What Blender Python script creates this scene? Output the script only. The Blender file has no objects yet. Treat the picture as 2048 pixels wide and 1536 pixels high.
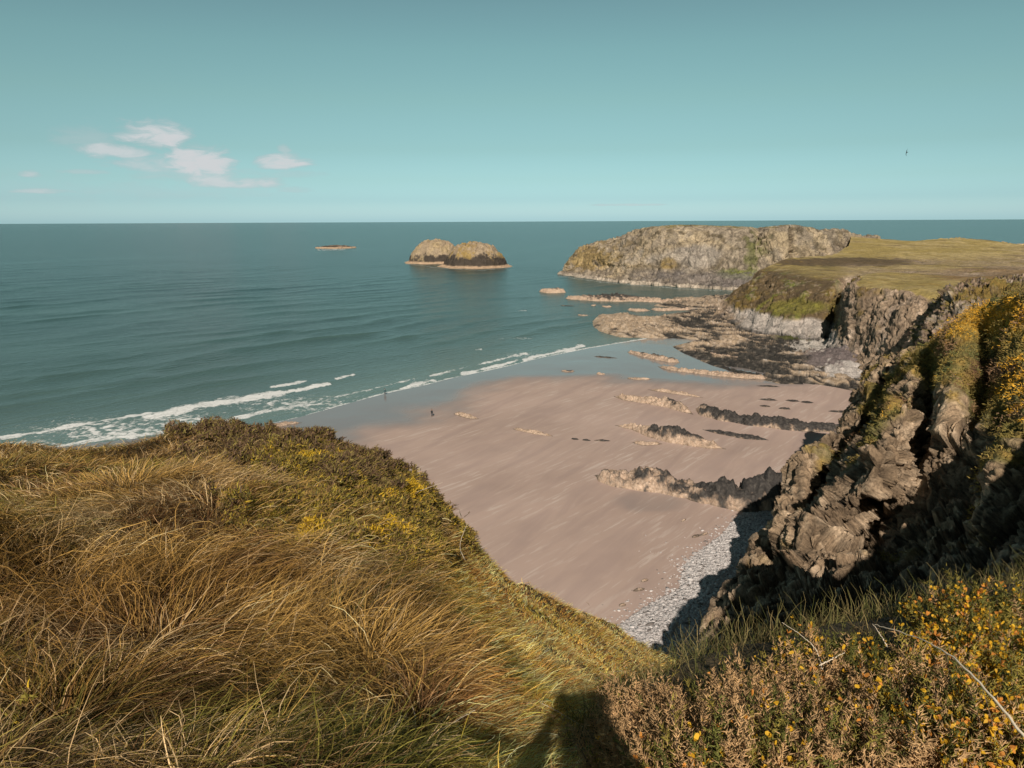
import bpy, bmesh, math, random
import numpy as np
from mathutils import Vector, Matrix
rng = np.random.default_rng(7); random.seed(7)
S = bpy.context.scene; COL = S.collection
# ------------------------------------------------------------------ camera geometry
F = 1500.0; PITCH = math.radians(12.34); ROLL = 0.0044; CH = 45.0
cp, sp = math.cos(PITCH), math.sin(PITCH)
def ray(px, py):
    u = np.asarray(px, float)-1024; v = np.asarray(py, float)-768
    u2 = u - v*ROLL; v2 = v + u*ROLL
    return u2, F*cp - v2*sp, -(F*sp + v2*cp)
def PY(px, py, Y):
    r, f, d = ray(px, py); k = np.asarray(Y, float)/f
    return np.stack([r*k, f*k, CH + d*k], -1)
def PZ(px, py, z):
    r, f, d = ray(px, py); k = (np.asarray(z, float)-CH)/d
    return np.stack([r*k, f*k, CH + d*k], -1)
def toPix(p):
    x, y, z = p[..., 0], p[..., 1], p[..., 2]-CH
    f = y*cp - z*sp; dn = -(y*sp + z*cp)
    f = np.maximum(f, 0.05)
    u2 = F*x/f; v2 = F*dn/f
    return u2 + v2*ROLL + 1024, v2 - u2*ROLL + 768
cam = bpy.data.cameras.new('camera'); co = bpy.data.objects.new('camera', cam); COL.objects.link(co); S.camera = co
cam.sensor_width = 36; cam.lens = 36*F/2048; cam.clip_start = 0.05; cam.clip_end = 60000
co.location = (0, 0, CH)
co.matrix_world = Matrix.Translation((0, 0, CH)) @ Matrix.Rotation(math.pi/2-PITCH, 4, 'X') @ Matrix.Rotation(-ROLL, 4, 'Z')
# ------------------------------------------------------------------ noise
def _h(i, j, k, s):
    n = (i.astype(np.int64)*73856093) ^ (j.astype(np.int64)*19349663) ^ (k.astype(np.int64)*83492791) ^ (s*2654435761)
    n = (n ^ (n >> 13)) & 0xffffffff
    n = (n*1274126177) & 0xffffffff
    n = (n ^ (n >> 16)) & 0xffffffff
    n = (n*2246822519) & 0xffffffff
    return (n ^ (n >> 15)) & 0xffffffff
G = np.array([[1,1,0],[-1,1,0],[1,-1,0],[-1,-1,0],[1,0,1],[-1,0,1],[1,0,-1],[-1,0,-1],[0,1,1],[0,-1,1],[0,1,-1],[0,-1,-1]], float)
def perlin(p, s=0):
    p = np.asarray(p, float); i = np.floor(p).astype(np.int64); f = p - i; w = f*f*f*(f*(f*6-15)+10)
    out = 0
    for a in (0, 1):
        wx = w[..., 0] if a else 1-w[..., 0]
        for b in (0, 1):
            wy = w[..., 1] if b else 1-w[..., 1]
            for c in (0, 1):
                wz = w[..., 2] if c else 1-w[..., 2]
                g = G[_h(i[..., 0]+a, i[..., 1]+b, i[..., 2]+c, s) % 12]
                out = out + wx*wy*wz*(g[..., 0]*(f[..., 0]-a)+g[..., 1]*(f[..., 1]-b)+g[..., 2]*(f[..., 2]-c))
    return out
def fbm(p, oct=4, s=0, gain=.5, lac=2.1):
    a, o, t = 1., 0, 0
    for k in range(oct):
        o = o + a*perlin(p*lac**k + 17.3*k, s+k); t += a; a *= gain
    return o/t*1.6
def ridged(p, oct=4, s=0, gain=.55, lac=2.1):
    a, o, t = 1., 0, 0
    for k in range(oct):
        o = o + a*(1-np.abs(perlin(p*lac**k + 31.7*k, s+k))*2.2); t += a; a *= gain
    return o/t
def vcell(p, s=0):
    """random value of the nearest cell and closeness to the crack between cells"""
    p = np.asarray(p, float); i = np.floor(p).astype(np.int64); d1 = np.full(p.shape[:-1], 9.); d2 = d1.copy(); v1 = np.zeros(p.shape[:-1]); tl = v1.copy()
    for a in (-1, 0, 1):
        for b in (-1, 0, 1):
            for c in (-1, 0, 1):
                x, y, z = i[..., 0]+a, i[..., 1]+b, i[..., 2]+c; h = _h(x, y, z, s)
                q = (x+(h & 1023)/1023.-p[..., 0])**2 + (y+((h >> 10) & 1023)/1023.-p[..., 1])**2 + (z+((h >> 20) & 1023)/1023.-p[..., 2])**2
                m = q < d1; d2 = np.where(m, d1, np.minimum(d2, q)); d1 = np.where(m, q, d1); v1 = np.where(m, ((h*7919) & 4095)/4095., v1)
                tl = np.where(m, (p[..., 0]-x-.5)*(((h*31) & 255)/127.-1)+(p[..., 1]-y-.5)*(((h*57) & 255)/127.-1)+(p[..., 2]-z-.5)*(((h*91) & 255)/127.-1), tl)
    vcell.tilt = tl
    return v1, np.sqrt(d2)-np.sqrt(d1)
BED = np.array([[.62, -.55, .56], [.75, .62, -.22], [-.22, .56, .80]])      # bedding frame, tilted towards the land
def blocks(A, n, sizes, s=0, mask=1.):
    """fractured blocks: steps and cracks along the bedding; returns displaced points, tone"""
    tone = 1.; W0 = A + .25*sizes[0][0]*fbm(A/sizes[0][0], 3, s)[..., None]
    for k, (sz, am) in enumerate(sizes):
        v, e = vcell((W0 @ BED.T)/(sz*np.array([.45, 1., 1.5])), s+k*7)
        A = A + n*(((v-.5)*am + vcell.tilt*am*.9 - am*.3*sstep(.10, 0, e))*mask)[..., None]
        tone = tone*(1+.3*(v-.5))*(1-.4*sstep(.08, 0, e))
    return A, tone
def sstep(a, b, x):
    t = np.clip((x-a)/(b-a), 0, 1); return t*t*(3-2*t)
def mixc(a, b, t):
    return a*(1-t[..., None]) + b*t[..., None]
def C(*c): return np.array(c, float)
def s2l(r, g, b):
    c = np.array([r, g, b])/255.; return np.where(c < .04045, c/12.92, ((c+.055)/1.055)**2.4)
def blob(px, py, cx, cy, rx, ry):
    return np.exp(-(((px-cx)/rx)**2 + ((py-cy)/ry)**2))
# ------------------------------------------------------------------ mesh + materials
def mesh_np(name, V, faces, mats, col=None, smooth=True, parent=None, sizes=None, attrs=None):
    """faces: (n,k) array or list of arrays of different k"""
    me = bpy.data.meshes.new(name)
    if not isinstance(faces, (list, tuple)): faces = [faces]
    V = np.ascontiguousarray(V.reshape(-1, 3), dtype=np.float32)
    me.vertices.add(len(V)); me.vertices.foreach_set('co', V.ravel())
    li = np.concatenate([f.ravel() for f in faces]).astype(np.int32)
    cnt = np.concatenate([np.full(len(f), f.shape[1]) for f in faces])
    st = np.concatenate([[0], np.cumsum(cnt)[:-1]]).astype(np.int32)
    me.loops.add(len(li)); me.loops.foreach_set('vertex_index', li)
    me.polygons.add(len(cnt)); me.polygons.foreach_set('loop_start', st)
    if smooth: me.polygons.foreach_set('use_smooth', np.ones(len(cnt), bool))
    if col is not None:
        a = me.color_attributes.new('Col', 'FLOAT_COLOR', 'POINT')
        c = np.ones((len(V), 4), np.float32); c[:, :3] = np.clip(col.reshape(-1, 3), 0, 1)
        a.data.foreach_set('color', c.ravel())
    for k, v in (attrs or {}).items():
        a = me.attributes.new(k, 'FLOAT', 'POINT'); a.data.foreach_set('value', np.ascontiguousarray(v, dtype=np.float32).ravel())
    me.update(calc_edges=True)
    for m in (mats if isinstance(mats, (list, tuple)) else [mats]): me.materials.append(m)
    o = bpy.data.objects.new(name, me); COL.objects.link(o)
    if parent is not None: o.parent = parent
    return o
def gridfaces(n, m, off=0):
    i = np.arange(n-1)[:, None]*m + np.arange(m-1)[None]; i = i.ravel()+off
    return np.stack([i, i+1, i+m+1, i+m], 1)
def tag(o, label=None, cat=None, group=None, kind=None):
    if label: o['label'] = label
    if cat: o['category'] = cat
    if group: o['group'] = group
    if kind: o['kind'] = kind
    return o
def empty(name, loc, label, cat, group=None):
    o = bpy.data.objects.new(name, None); COL.objects.link(o); o.location = loc
    o.empty_display_size = .2
    return tag(o, label, cat, group)
def pos_noise(nt, scale, detail=6, rough=.6, vec=None, dist=0):
    n = nt.nodes.new('ShaderNodeTexNoise'); n.inputs['Scale'].default_value = scale; n.inputs['Detail'].default_value = detail
    n.inputs['Roughness'].default_value = rough; n.inputs['Distortion'].default_value = dist
    nt.links.new(vec, n.inputs['Vector']); return n.outputs['Fac']
def mathn(nt, op, a, b=None, clamp=False):
    n = nt.nodes.new('ShaderNodeMath'); n.operation = op; n.use_clamp = clamp
    for k, v in ((0, a), (1, b)):
        if v is None: continue
        if hasattr(v, 'default_value') or hasattr(v, 'is_output'): nt.links.new(v, n.inputs[k])
        else: n.inputs[k].default_value = v
    return n.outputs[0]
def ramp(nt, fac, stops):
    n = nt.nodes.new('ShaderNodeValToRGB'); cr = n.color_ramp
    while len(cr.elements) < len(stops): cr.elements.new(.5)
    for e, (p, c) in zip(cr.elements, stops):
        e.position = p; e.color = (*c, 1) if len(c) == 3 else c
    nt.links.new(fac, n.inputs[0]); return n.outputs[0]
def mixn(nt, fac, a, b, mode='MIX'):
    n = nt.nodes.new('ShaderNodeMix'); n.data_type = 'RGBA'; n.blend_type = mode
    for k, v in ((0, fac), (6, a), (7, b)):
        if hasattr(v, 'is_output'): nt.links.new(v, n.inputs[k])
        elif k == 0: n.inputs[0].default_value = v
        else: n.inputs[k].default_value = (*v, 1)
    return n.outputs[2]
def newmat(name):
    m = bpy.data.materials.new(name); m.use_nodes = True; nt = m.node_tree
    return m, nt, nt.nodes['Principled BSDF'], nt.nodes.new('ShaderNodeNewGeometry').outputs['Position']
def attr(nt, name):
    n = nt.nodes.new('ShaderNodeAttribute'); n.attribute_name = name; return n
def mat_attr(name, rough=.9, var=((4, .35),), bump=None, spec=.3, trans=0.0, sheen=0):
    """vertex-colour albedo, multiplied by world-space noise; optional bump"""
    m, nt, b, P = newmat(name)
    c = attr(nt, 'Col').outputs['Color']
    for sc, am in var:
        n = pos_noise(nt, sc, 5, .65, P)
        r = ramp(nt, n, [(.3, (1-am,)*3), (.7, (1+am,)*3)])
        c = mixn(nt, 1.0, c, r, 'MULTIPLY')
    nt.links.new(c, b.inputs['Base Color']); b.inputs['Roughness'].default_value = rough
    b.inputs['Specular IOR Level'].default_value = spec
    if bump:
        prev = None
        for sc, dist in bump:
            n = pos_noise(nt, sc, 7, .62, P)
            bn = nt.nodes.new('ShaderNodeBump'); bn.inputs['Strength'].default_value = 1; bn.inputs['Distance'].default_value = dist
            nt.links.new(n, bn.inputs['Height'])
            if prev: nt.links.new(prev, bn.inputs['Normal'])
            prev = bn.outputs[0]
        nt.links.new(prev, b.inputs['Normal'])
    if trans:
        t = nt.nodes.new('ShaderNodeBsdfTranslucent'); nt.links.new(c, t.inputs[0])
        mx = nt.nodes.new('ShaderNodeMixShader'); mx.inputs[0].default_value = trans
        nt.links.new(b.outputs[0], mx.inputs[1]); nt.links.new(t.outputs[0], mx.inputs[2])
        nt.links.new(mx.outputs[0], nt.nodes['Material Output'].inputs[0])
    return m
M_far = mat_attr('cliff_rock', var=((.25, .3), (1.2, .3)), bump=((.35, 1.6), (1.5, .5)))
M_near = mat_attr('cove_rock', var=((.8, .35), (4, .35)), bump=((.9, .5), (4., .14)))
M_rock = mat_attr('shore_rock', var=((.6, .3), (3, .3)), bump=((1.1, .5), (5., .12)), rough=.8)
M_soil = mat_attr('thatch_soil', var=((6, .4), (40, .4)), bump=((25, .03),))
M_blade = mat_attr('grass_blade', rough=.75, var=((1.5, .25),), trans=.25, spec=.2)
M_leaf = mat_attr('scrub_leaf', rough=.7, var=((3, .2),), trans=.2, spec=.25)
def mat_plain(name, col, rough=.8, var=.2, sc=20):
    m, nt, b, P = newmat(name); n = pos_noise(nt, sc, 4, .6, P)
    nt.links.new(ramp(nt, n, [(.3, tuple(c*(1-var) for c in col)), (.7, tuple(c*(1+var) for c in col))]), b.inputs['Base Color'])
    b.inputs['Roughness'].default_value = rough; return m
# ------------------------------------------------------------------ world and sun
AX, AY = 1132, 1392                      # where the camera's own shadow falls in the photograph
r_, f_, d_ = ray(AX, AY); D = np.array([r_, f_, d_], float); D /= np.linalg.norm(D)
sun_el = math.asin(-D[2]); sun_az = math.atan2(-D[0], -D[1])   # direction towards the sun
sl = bpy.data.lights.new('sun', 'SUN'); so = bpy.data.objects.new('sun', sl); COL.objects.link(so)
sl.energy = 5.0; sl.angle = math.radians(.5); sl.color = (1, .90, .78)
so.rotation_euler = Vector(D).to_track_quat('-Z', 'Y').to_euler(); so.location = (0, 0, 120)
w = bpy.data.worlds.new('World'); S.world = w; w.use_nodes = True; nt = w.node_tree; bg = nt.nodes['Background']
sky = nt.nodes.new('ShaderNodeTexSky'); sky.sky_type = 'NISHITA'; sky.sun_disc = False
sky.sun_elevation = sun_el; sky.sun_rotation = sun_az; sky.air_density = 1.0; sky.dust_density = 1.0; sky.ozone_density = 2.0
tc = nt.nodes.new('ShaderNodeTexCoord'); sx = nt.nodes.new('ShaderNodeSeparateXYZ'); nt.links.new(tc.outputs['Generated'], sx.inputs[0])
zz = sx.outputs['Z']
tint = ramp(nt, zz, [(0.0, (1.38, 2.02, 2.5)), (.008, (1.25, 1.8, 2.25)), (.025, (.873, 1.31, 1.66)), (.05, (.80, 1.13, 1.25)), (.087, (.765, 1.01, .944)), (.146, (.84, 1.05, .82)), (.202, (.865, 1.08, .79)), (.252, (.84, 1.02, .735)), (.38, (.36, .43, .33)), (.6, (.22, .27, .21)), (1, (.16, .20, .16))])
c = mixn(nt, 1.0, sky.outputs[0], tint, 'MULTIPLY')
# clouds: soft puffs low over the left horizon (azimuth / elevation space)
azn = mathn(nt, 'ARCTAN2', sx.outputs['X'], sx.outputs['Y'])
cv = nt.nodes.new('ShaderNodeCombineXYZ'); nt.links.new(azn, cv.inputs[0]); nt.links.new(zz, cv.inputs[1])
mp = nt.nodes.new('ShaderNodeMapping'); mp.inputs['Scale'].default_value = (1, 3.2, 1); nt.links.new(cv.outputs[0], mp.inputs[0])
cn = pos_noise(nt, 26, 6, .6, mp.outputs[0], .5)
def puff(px, py, rx, ry, amp, soft=1.0):
    r, f, d = ray(px, py); L = math.sqrt(r*r+f*f+d*d); a0 = math.atan2(r, f); z0 = d/L
    dx = mathn(nt, 'MULTIPLY', mathn(nt, 'SUBTRACT', azn, float(a0)), F/rx)
    dz = mathn(nt, 'SUBTRACT', zz, float(z0))
    # flatter base than top
    dz = mathn(nt, 'MAXIMUM', mathn(nt, 'MULTIPLY', dz, F/ry), mathn(nt, 'MULTIPLY', dz, -F/(ry*.6)))
    q = mathn(nt, 'ADD', mathn(nt, 'POWER', mathn(nt, 'ABSOLUTE', dx), 2.), mathn(nt, 'POWER', dz, 2.))
    q = mathn(nt, 'ADD', q, mathn(nt, 'MULTIPLY', mathn(nt, 'SUBTRACT', cn, .5), 3.2))
    mr = nt.nodes.new('ShaderNodeMapRange'); mr.interpolation_type = 'SMOOTHSTEP'
    nt.links.new(q, mr.inputs[0]); mr.inputs[1].default_value = 1.3; mr.inputs[2].default_value = 1.3-soft*1.5; mr.inputs[3].default_value = 0; mr.inputs[4].default_value = min(1., amp*1.25)
    return mr.outputs[0]
tot = None
for a in [(305, 275, 66, 32, .8), (175, 285, 60, 32, .25), (225, 305, 72, 17, .65), (400, 330, 75, 34, .8, .9), (340, 332, 105, 20, .5), (460, 366, 95, 18, .65),
          (410, 352, 120, 26, .38, 1.2), (560, 327, 58, 19, .78), (568, 300, 13, 12, .4), (60, 350, 17, 9, .5), (90, 384, 55, 6, .5), (180, 345, 45, 6, .35),
          (600, 350, 60, 10, .2), (590, 381, 40, 8, .25), (1255, 410, 90, 3, .35), (330, 385, 260, 22, .16, 1.2), (50, 390, 300, 40, .10, 1.4)]:
    p = puff(*a); tot = p if tot is None else mathn(nt, 'MAXIMUM', tot, p)
cn2 = pos_noise(nt, 40, 4, .6, mp.outputs[0], .3); ccol = ramp(nt, mathn(nt, 'ADD', mathn(nt, 'MULTIPLY', tot, .7), mathn(nt, 'MULTIPLY', cn2, .35)), [(.25, (.56, .64, .67)), (.75, (.79, .82, .84))])
ccol = mixn(nt, 1., ccol, (9.2, 9.2, 9.2), 'MULTIPLY'); c = mixn(nt, tot, c, ccol)
nt.links.new(c, bg.inputs[0]); bg.inputs[1].default_value = .085
S.view_settings.view_transform = 'Standard'; S.view_settings.look = 'None'; S.view_settings.exposure = 0; S.view_settings.gamma = 1
S.render.engine = 'CYCLES'; S.cycles.max_bounces = 6; S.cycles.diffuse_bounces = 2; S.cycles.glossy_bounces = 2; S.cycles.transmission_bounces = 2
# ------------------------------------------------------------------ lofted land patches
def loft(rows, nu, nv, sharp=False):
    """rows: R x K x 3 control grid -> (nv, nu, 3). Catmull-Rom (or linear) both ways."""
    A = np.array(rows, float)
    def interp(A, n, axis):
        A = np.moveaxis(A, axis, 0); K = len(A)
        L = np.r_[0, np.cumsum([np.mean(np.linalg.norm(A[i+1]-A[i], axis=-1))**.5 + 1e-3 for i in range(K-1)])]
        t = np.linspace(0, L[-1], n); k = np.clip(np.searchsorted(L, t, side='right')-1, 0, K-2)
        f = (t-L[k])/(L[k+1]-L[k]); f = f.reshape((-1,)+(1,)*(A.ndim-1))
        p1, p2 = A[k], A[k+1]
        if sharp: out = p1*(1-f)+p2*f
        else:
            p0 = A[np.maximum(k-1, 0)]; p3 = A[np.minimum(k+2, K-1)]
            m1 = (p2-p0)/2*.7; m2 = (p3-p1)/2*.7
            out = (2*f**3-3*f**2+1)*p1 + (f**3-2*f**2+f)*m1 + (-2*f**3+3*f**2)*p2 + (f**3-f**2)*m2
        return np.moveaxis(out, 0, axis)
    return interp(interp(A, nu, 1), nv, 0)
def loft_px(rows, pxw, nu, nv, sharp=False):
    return loft(rows, nu, nv, sharp)
def normals(A):
    du = np.gradient(A, axis=1); dv = np.gradient(A, axis=0)
    n = np.cross(du, dv); n /= np.linalg.norm(n, axis=-1, keepdims=True)+1e-9
    return n
def back(row, steps):
    """rows continuing behind the last visible one: (dy, dz) moves away from the viewer"""
    out = []
    for dy, dz in steps:
        r = np.array(row, float).copy(); dirn = r[:, :2]/np.linalg.norm(r[:, :2], axis=1, keepdims=True)
        r[:, :2] += dirn*dy; r[:, 2] += dz; out.append(r)
    return out
def cols_to_rows(cols):
    return [np.array([PY(*c[i]) for c in cols]) for i in range(len(cols[0]))]
def wl(px, py, z=0.0):
    p = PZ(px, py, z); return (px, py, float(p[1]))
def rock_disp(A, n, sc, amp, s=0, strata=None):
    d = ridged(A*sc, 6, s)-.35
    d = d + .5*fbm(A*sc*3.1, 5, s+9)
    A2 = A + n*(d*amp)[..., None]
    if strata:
        fr, am, dirv = strata
        t = (A @ np.array(dirv))*fr + fbm(A*sc*.8, 3, s+3)*2.2
        saw = (t-np.floor(t)); saw = np.where(saw < .8, saw/.8, (1-saw)/.2)
        A2 = A2 + n*((saw-.5)*am)[..., None]
    return A2
TAN = C(.33, .25, .17); GREY = C(.25, .215, .18); DKR = C(.035, .032, .03); PINK = C(.38, .28, .21); GRASS = C(.19, .155, .045); HEATH = C(.095, .066, .035)
OCH = C(.30, .20, .055); GRN = C(.14, .15, .035); PALE = C(.42, .35, .28); GORSE = C(.42, .24, .03)

# --- far headland
Hc = [
 [wl(1116,548), (1121,546.5,662), (1125,545,664), (1128,544,666), (1131,543,668)],
 [wl(1140,552), (1141,540,650), (1140,527,654), (1148,514,660), (1165,503,668)],
 [wl(1200,560), (1195,537,625), (1198,517,634), (1215,498,645), (1235,483,656)],
 [wl(1260,567), (1258,540,570), (1258,510,583), (1270,480,598), (1290,459,612)],
 [wl(1330,572), (1330,545,545), (1330,510,557), (1330,475,570), (1332,453,584)],
 [wl(1410,577), (1410,548,527), (1410,515,542), (1412,480,556), (1415,453,570)],
 [wl(1480,582), (1485,548,515), (1490,515,532), (1495,482,548), (1492,458,562)],
 [wl(1515,583), (1512,548,527), (1512,515,545), (1514,485,560), (1512,460,575)],
 [wl(1545,583), (1545,550,520), (1545,520,535), (1542,480,548), (1540,455,562)],
 [wl(1583,583), (1580,550,525), (1580,515,540), (1582,480,553), (1590,452,568)],
 [wl(1640,583), (1640,550,545), (1640,510,563), (1640,485,578), (1640,461,595)],
 [wl(1690,583), (1690,540,590), (1690,500,605), (1688,487,620), (1695,471,640)],
 [wl(1760,583), (1760,540,640), (1760,510,660), (1760,490,680), (1760,480,700)]]
R = cols_to_rows(Hc); R = [PZ(np.array([c[0][0] for c in Hc]), np.array([c[0][1]+6 for c in Hc]), -3.)] + R
R += back(R[-1], [(8, .3), (30, -1), (80, -10), (130, -48)])
A = loft(R, 700, 330); n = normals(A); n *= np.sign(n[100, 350] @ C(0, -1, .3))
z = A[..., 2]
A1 = rock_disp(A, n, .022, 6., 1) ; A1 = rock_disp(A1, n, .09, 2.2, 5, strata=(.16, 1.2, (.55, .35, .75))); A = mixc(A1, A, sstep(30, 39.5, z)*.85)
A = A - np.array([0, -1, 0])*(7*np.exp(-((toPix(A)[0]-1583)/3.2)**2)*sstep(7, 14, z)*sstep(41, 37, z))[..., None]
A, BT = blocks(A, n, [(16, .9), (6, .35)], 3, sstep(41, 36, z))
px, py = toPix(A)
A[..., 2] = np.where(px < 1150, np.minimum(A[..., 2], np.maximum(z+2, 1)), A[..., 2])
n2 = normals(A); n2 *= np.sign((n2*n).sum(-1, keepdims=True))
q = fbm(A*.03, 4, 3); q2 = fbm(A*.12, 4, 8); cr = ridged(A*.06, 4, 12)
col = mixc(np.broadcast_to(C(.29, .235, .175), A.shape), C(.41, .32, .21), sstep(-.2, .4, q+q2*.5))
col = mixc(col, C(.12, .095, .06), sstep(.0, .5, q2*1.2-q*.3)*.8)
col = mixc(col, OCH*.9, .65*sstep(.1, .8, blob(px, py, 1170, 515, 75, 26)+q2*.9))
col = mixc(col, OCH*.8, .7*sstep(.45, .85, blob(px, py, 1335, 525, 20, 20)*1.1+q2*.5))
col = mixc(col, GRN*1.1, .7*sstep(.3, .75, blob(px, py, 1505, 520, 24, 60)*.9+q2*.6+q*.2))
col = mixc(col, GRN*1.4, sstep(.3, .7, blob(px, py, 1480, 548, 60, 12)*.9+q2*.35))
col = mixc(col, C(.34, .29, .24), sstep(.5, .8, blob(px, py, 1400, 520, 180, 40)*.8+q*.5))
col = mixc(col, C(.16, .14, .135), sstep(0, .4, sstep(12, 5, A[..., 2])*.55*sstep(1180, 1420, px) + q2*.35)*.8)
col = mixc(col, GRASS*1.1, .8*sstep(.85, .97, n2[..., 2]+q2*.1)*sstep(37, 39, A[..., 2]))
col = mixc(col, C(.45, .41, .37), sstep(.2, .45, q2)*sstep(38.5, 40, A[..., 2])*.8)
col = mixc(col, C(.05, .043, .038), sstep(.80, .98, cr)*.6)
col = mixc(col, C(.05, .04, .035), sstep(2.9, 2.2, A[..., 2]-q2*1.0)*sstep(1.5, 2.4, A[..., 2]-q2)*.6)
col = mixc(col, PALE*1.02, sstep(2.6, 1.6, A[..., 2]-q2*1.5))
hd = mesh_np('headland', A, gridfaces(*A.shape[:2]), M_far, col*BT[..., None], smooth=False); tag(hd, kind='structure')
crk = None

# --- middle coast: green bulge, cleft, brown cliff and the plateau behind
Mc = [
 [wl(1436,632,1.5), (1438,622,350), (1450,603,355), (1480,575,362), (1520,542,370), (1565,519,385), (1600,516,410), (1655,511,440), (1696,492,540), (1702,472,650)],
 [wl(1475,655,1.5), (1485,642,312), (1500,615,320), (1530,580,330), (1560,550,345), (1600,530,370), (1650,520,405), (1700,505,470), (1740,488,560), (1760,476,660)],
 [wl(1560,675,1.5), (1565,625,292), (1570,606,300), (1585,580,310), (1600,555,325), (1640,540,345), (1690,528,385), (1750,510,450), (1800,492,550), (1820,480,660)],
 [wl(1635,685,1.5), (1640,650,277), (1645,620,283), (1655,590,292), (1665,565,305), (1690,548,325), (1740,535,365), (1800,515,440), (1860,494,545), (1880,479,660)],
 [wl(1656,676,1.5), (1664,650,290), (1674,620,297), (1684,597,303), (1697,576,308), (1715,556,315), (1760,540,350), (1830,518,430), (1890,496,540), (1910,478,660)],
 [wl(1662,705,1.5), (1684,660,246), (1697,620,246), (1703,592,248), (1710,573,254), (1730,560,270), (1780,548,320), (1850,522,420), (1910,498,535), (1930,479,660)],
 [wl(1725,745,1.5), (1742,700,220), (1752,650,226), (1762,610,232), (1775,580,238), (1790,572,250), (1830,555,300), (1900,525,400), (1960,500,530), (1990,485,660)],
 [wl(1770,775,1.5), (1785,730,200), (1795,680,207), (1812,630,214), (1835,590,222), (1850,575,236), (1890,560,285), (1960,530,385), (2030,503,520), (2048,490,660)],
 [wl(1840,790,1.5), (1850,740,196), (1870,690,200), (1890,640,205), (1910,600,212), (1930,582,225), (1980,560,280), (2060,530,385), (2130,506,520), (2200,493,660)],
 [wl(2300,800,1.5), (2300,740,180), (2300,690,184), (2300,640,188), (2300,600,192), (2300,582,205), (2330,560,260), (2400,530,365), (2430,506,500), (2450,493,640)]]
R = cols_to_rows(Mc); R = [R[0]*[1, 1, 0]+[0, -2, -2]] + R + back(R[-1], [(15, -.6), (50, -9), (90, -45)])
A = loft(R, 620, 520); n = normals(A); n *= np.sign(n[120, 200] @ C(0, -1, .3))
flat = sstep(.88, .97, np.abs(n[..., 2]))
Z0 = A[..., 2].copy()
B = rock_disp(A, n, .03, 2.4, 21); B, BT = blocks(B, n, [(8, .8), (3, .3)], 23); B = rock_disp(B, n, .12, 1.0, 25, strata=(.3, .5, (.7, .3, .55)))
A = mixc(B, A + np.stack([0*Z0, 0*Z0, fbm(A*.02, 4, 31)*1.6+fbm(A*.15, 3, 33)*.25], -1), flat)
px, py = toPix(A); n2 = normals(A); n2 *= np.sign((n2*n).sum(-1, keepdims=True))
q = fbm(A*.035, 4, 43); q2 = fbm(A*.14, 4, 48); q3 = fbm(A*.5, 3, 49); cr = ridged(A*.09, 4, 52)
rockc = mixc(np.broadcast_to(C(.33, .24, .165), A.shape), C(.47, .36, .275), sstep(-.1, .5, q2+.3*q3))
vegc = mixc(np.broadcast_to(HEATH*1.3, A.shape), OCH*.62, sstep(-.15, .35, q+q2*.6))
vegc = mixc(vegc, GRN*.95, sstep(.1, .5, q2*.8-q*.4))
top = sstep(22.5, 24.5, A[..., 2])*flat
t_far = sstep(300, 520, A[..., 1])
gr = mixc(np.broadcast_to(C(.36, .27, .095), A.shape), C(.46, .35, .16), sstep(-.2, .4, q+.4*q2))
gr = mixc(gr, HEATH*1.35, sstep(.25, .5, blob(px, py, 1690, 524, 150, 9)*1.0+q2*.35))
gr = mixc(gr, C(.24, .13, .06), sstep(.3, .7, blob(px, py, 1990, 550, 140, 18)+q2*.4)*.7)
gr = mixc(gr, OCH*.9, sstep(.5, .8, q2+blob(px, py, 1850, 560, 200, 30)*.35)*.7)
gr = mixc(gr, HEATH*1.2, sstep(.42, .6, fbm(A*[.02, .06, .02], 3, 61)+.1*q2)*.7)
bul = sstep(1700, 1660, px)                         # green bulge on the left, brown cliff on the right
vegmask = np.clip(bul*sstep(5.5, 8, A[..., 2]+q*3) + (1-bul)*sstep(.25, .6, q+.4*q2+blob(px, py, 1730, 600, 30, 40)*.5), 0, 1)
col = mixc(rockc*BT[..., None], vegc, vegmask)
col = mixc(col, TAN*.9, sstep(.25, .5, q3+q2*.5)*bul*.75*vegmask)
col = mixc(col, GRN*.95+C(.05, .02, 0), .8*bul*sstep(.3, .7, blob(px, py, 1590, 612, 80, 18)+q2*.4))
col = mixc(col, C(.40, .35, .31), bul*sstep(8.2, 6.5, A[..., 2]+q*2.5+q2*1.5)*sstep(1455, 1490, px+q2*20))
col = mixc(col, C(.07, .055, .045), sstep(.80, .97, cr)*.55*(1-top))
col = mixc(col, DKR*1.6, sstep(3.2, 2.0, A[..., 2]-q2*1.2)*.8)
col = mixc(col, gr, np.clip(sstep(.25, .8, flat)*sstep(20, 23, A[..., 2]), 0, 1))
md = mesh_np('middle_cliff', A, gridfaces(*A.shape[:2]), M_far, col, smooth=False); md.name = 'grassy_clifftop'; tag(md, kind='structure')

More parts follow.
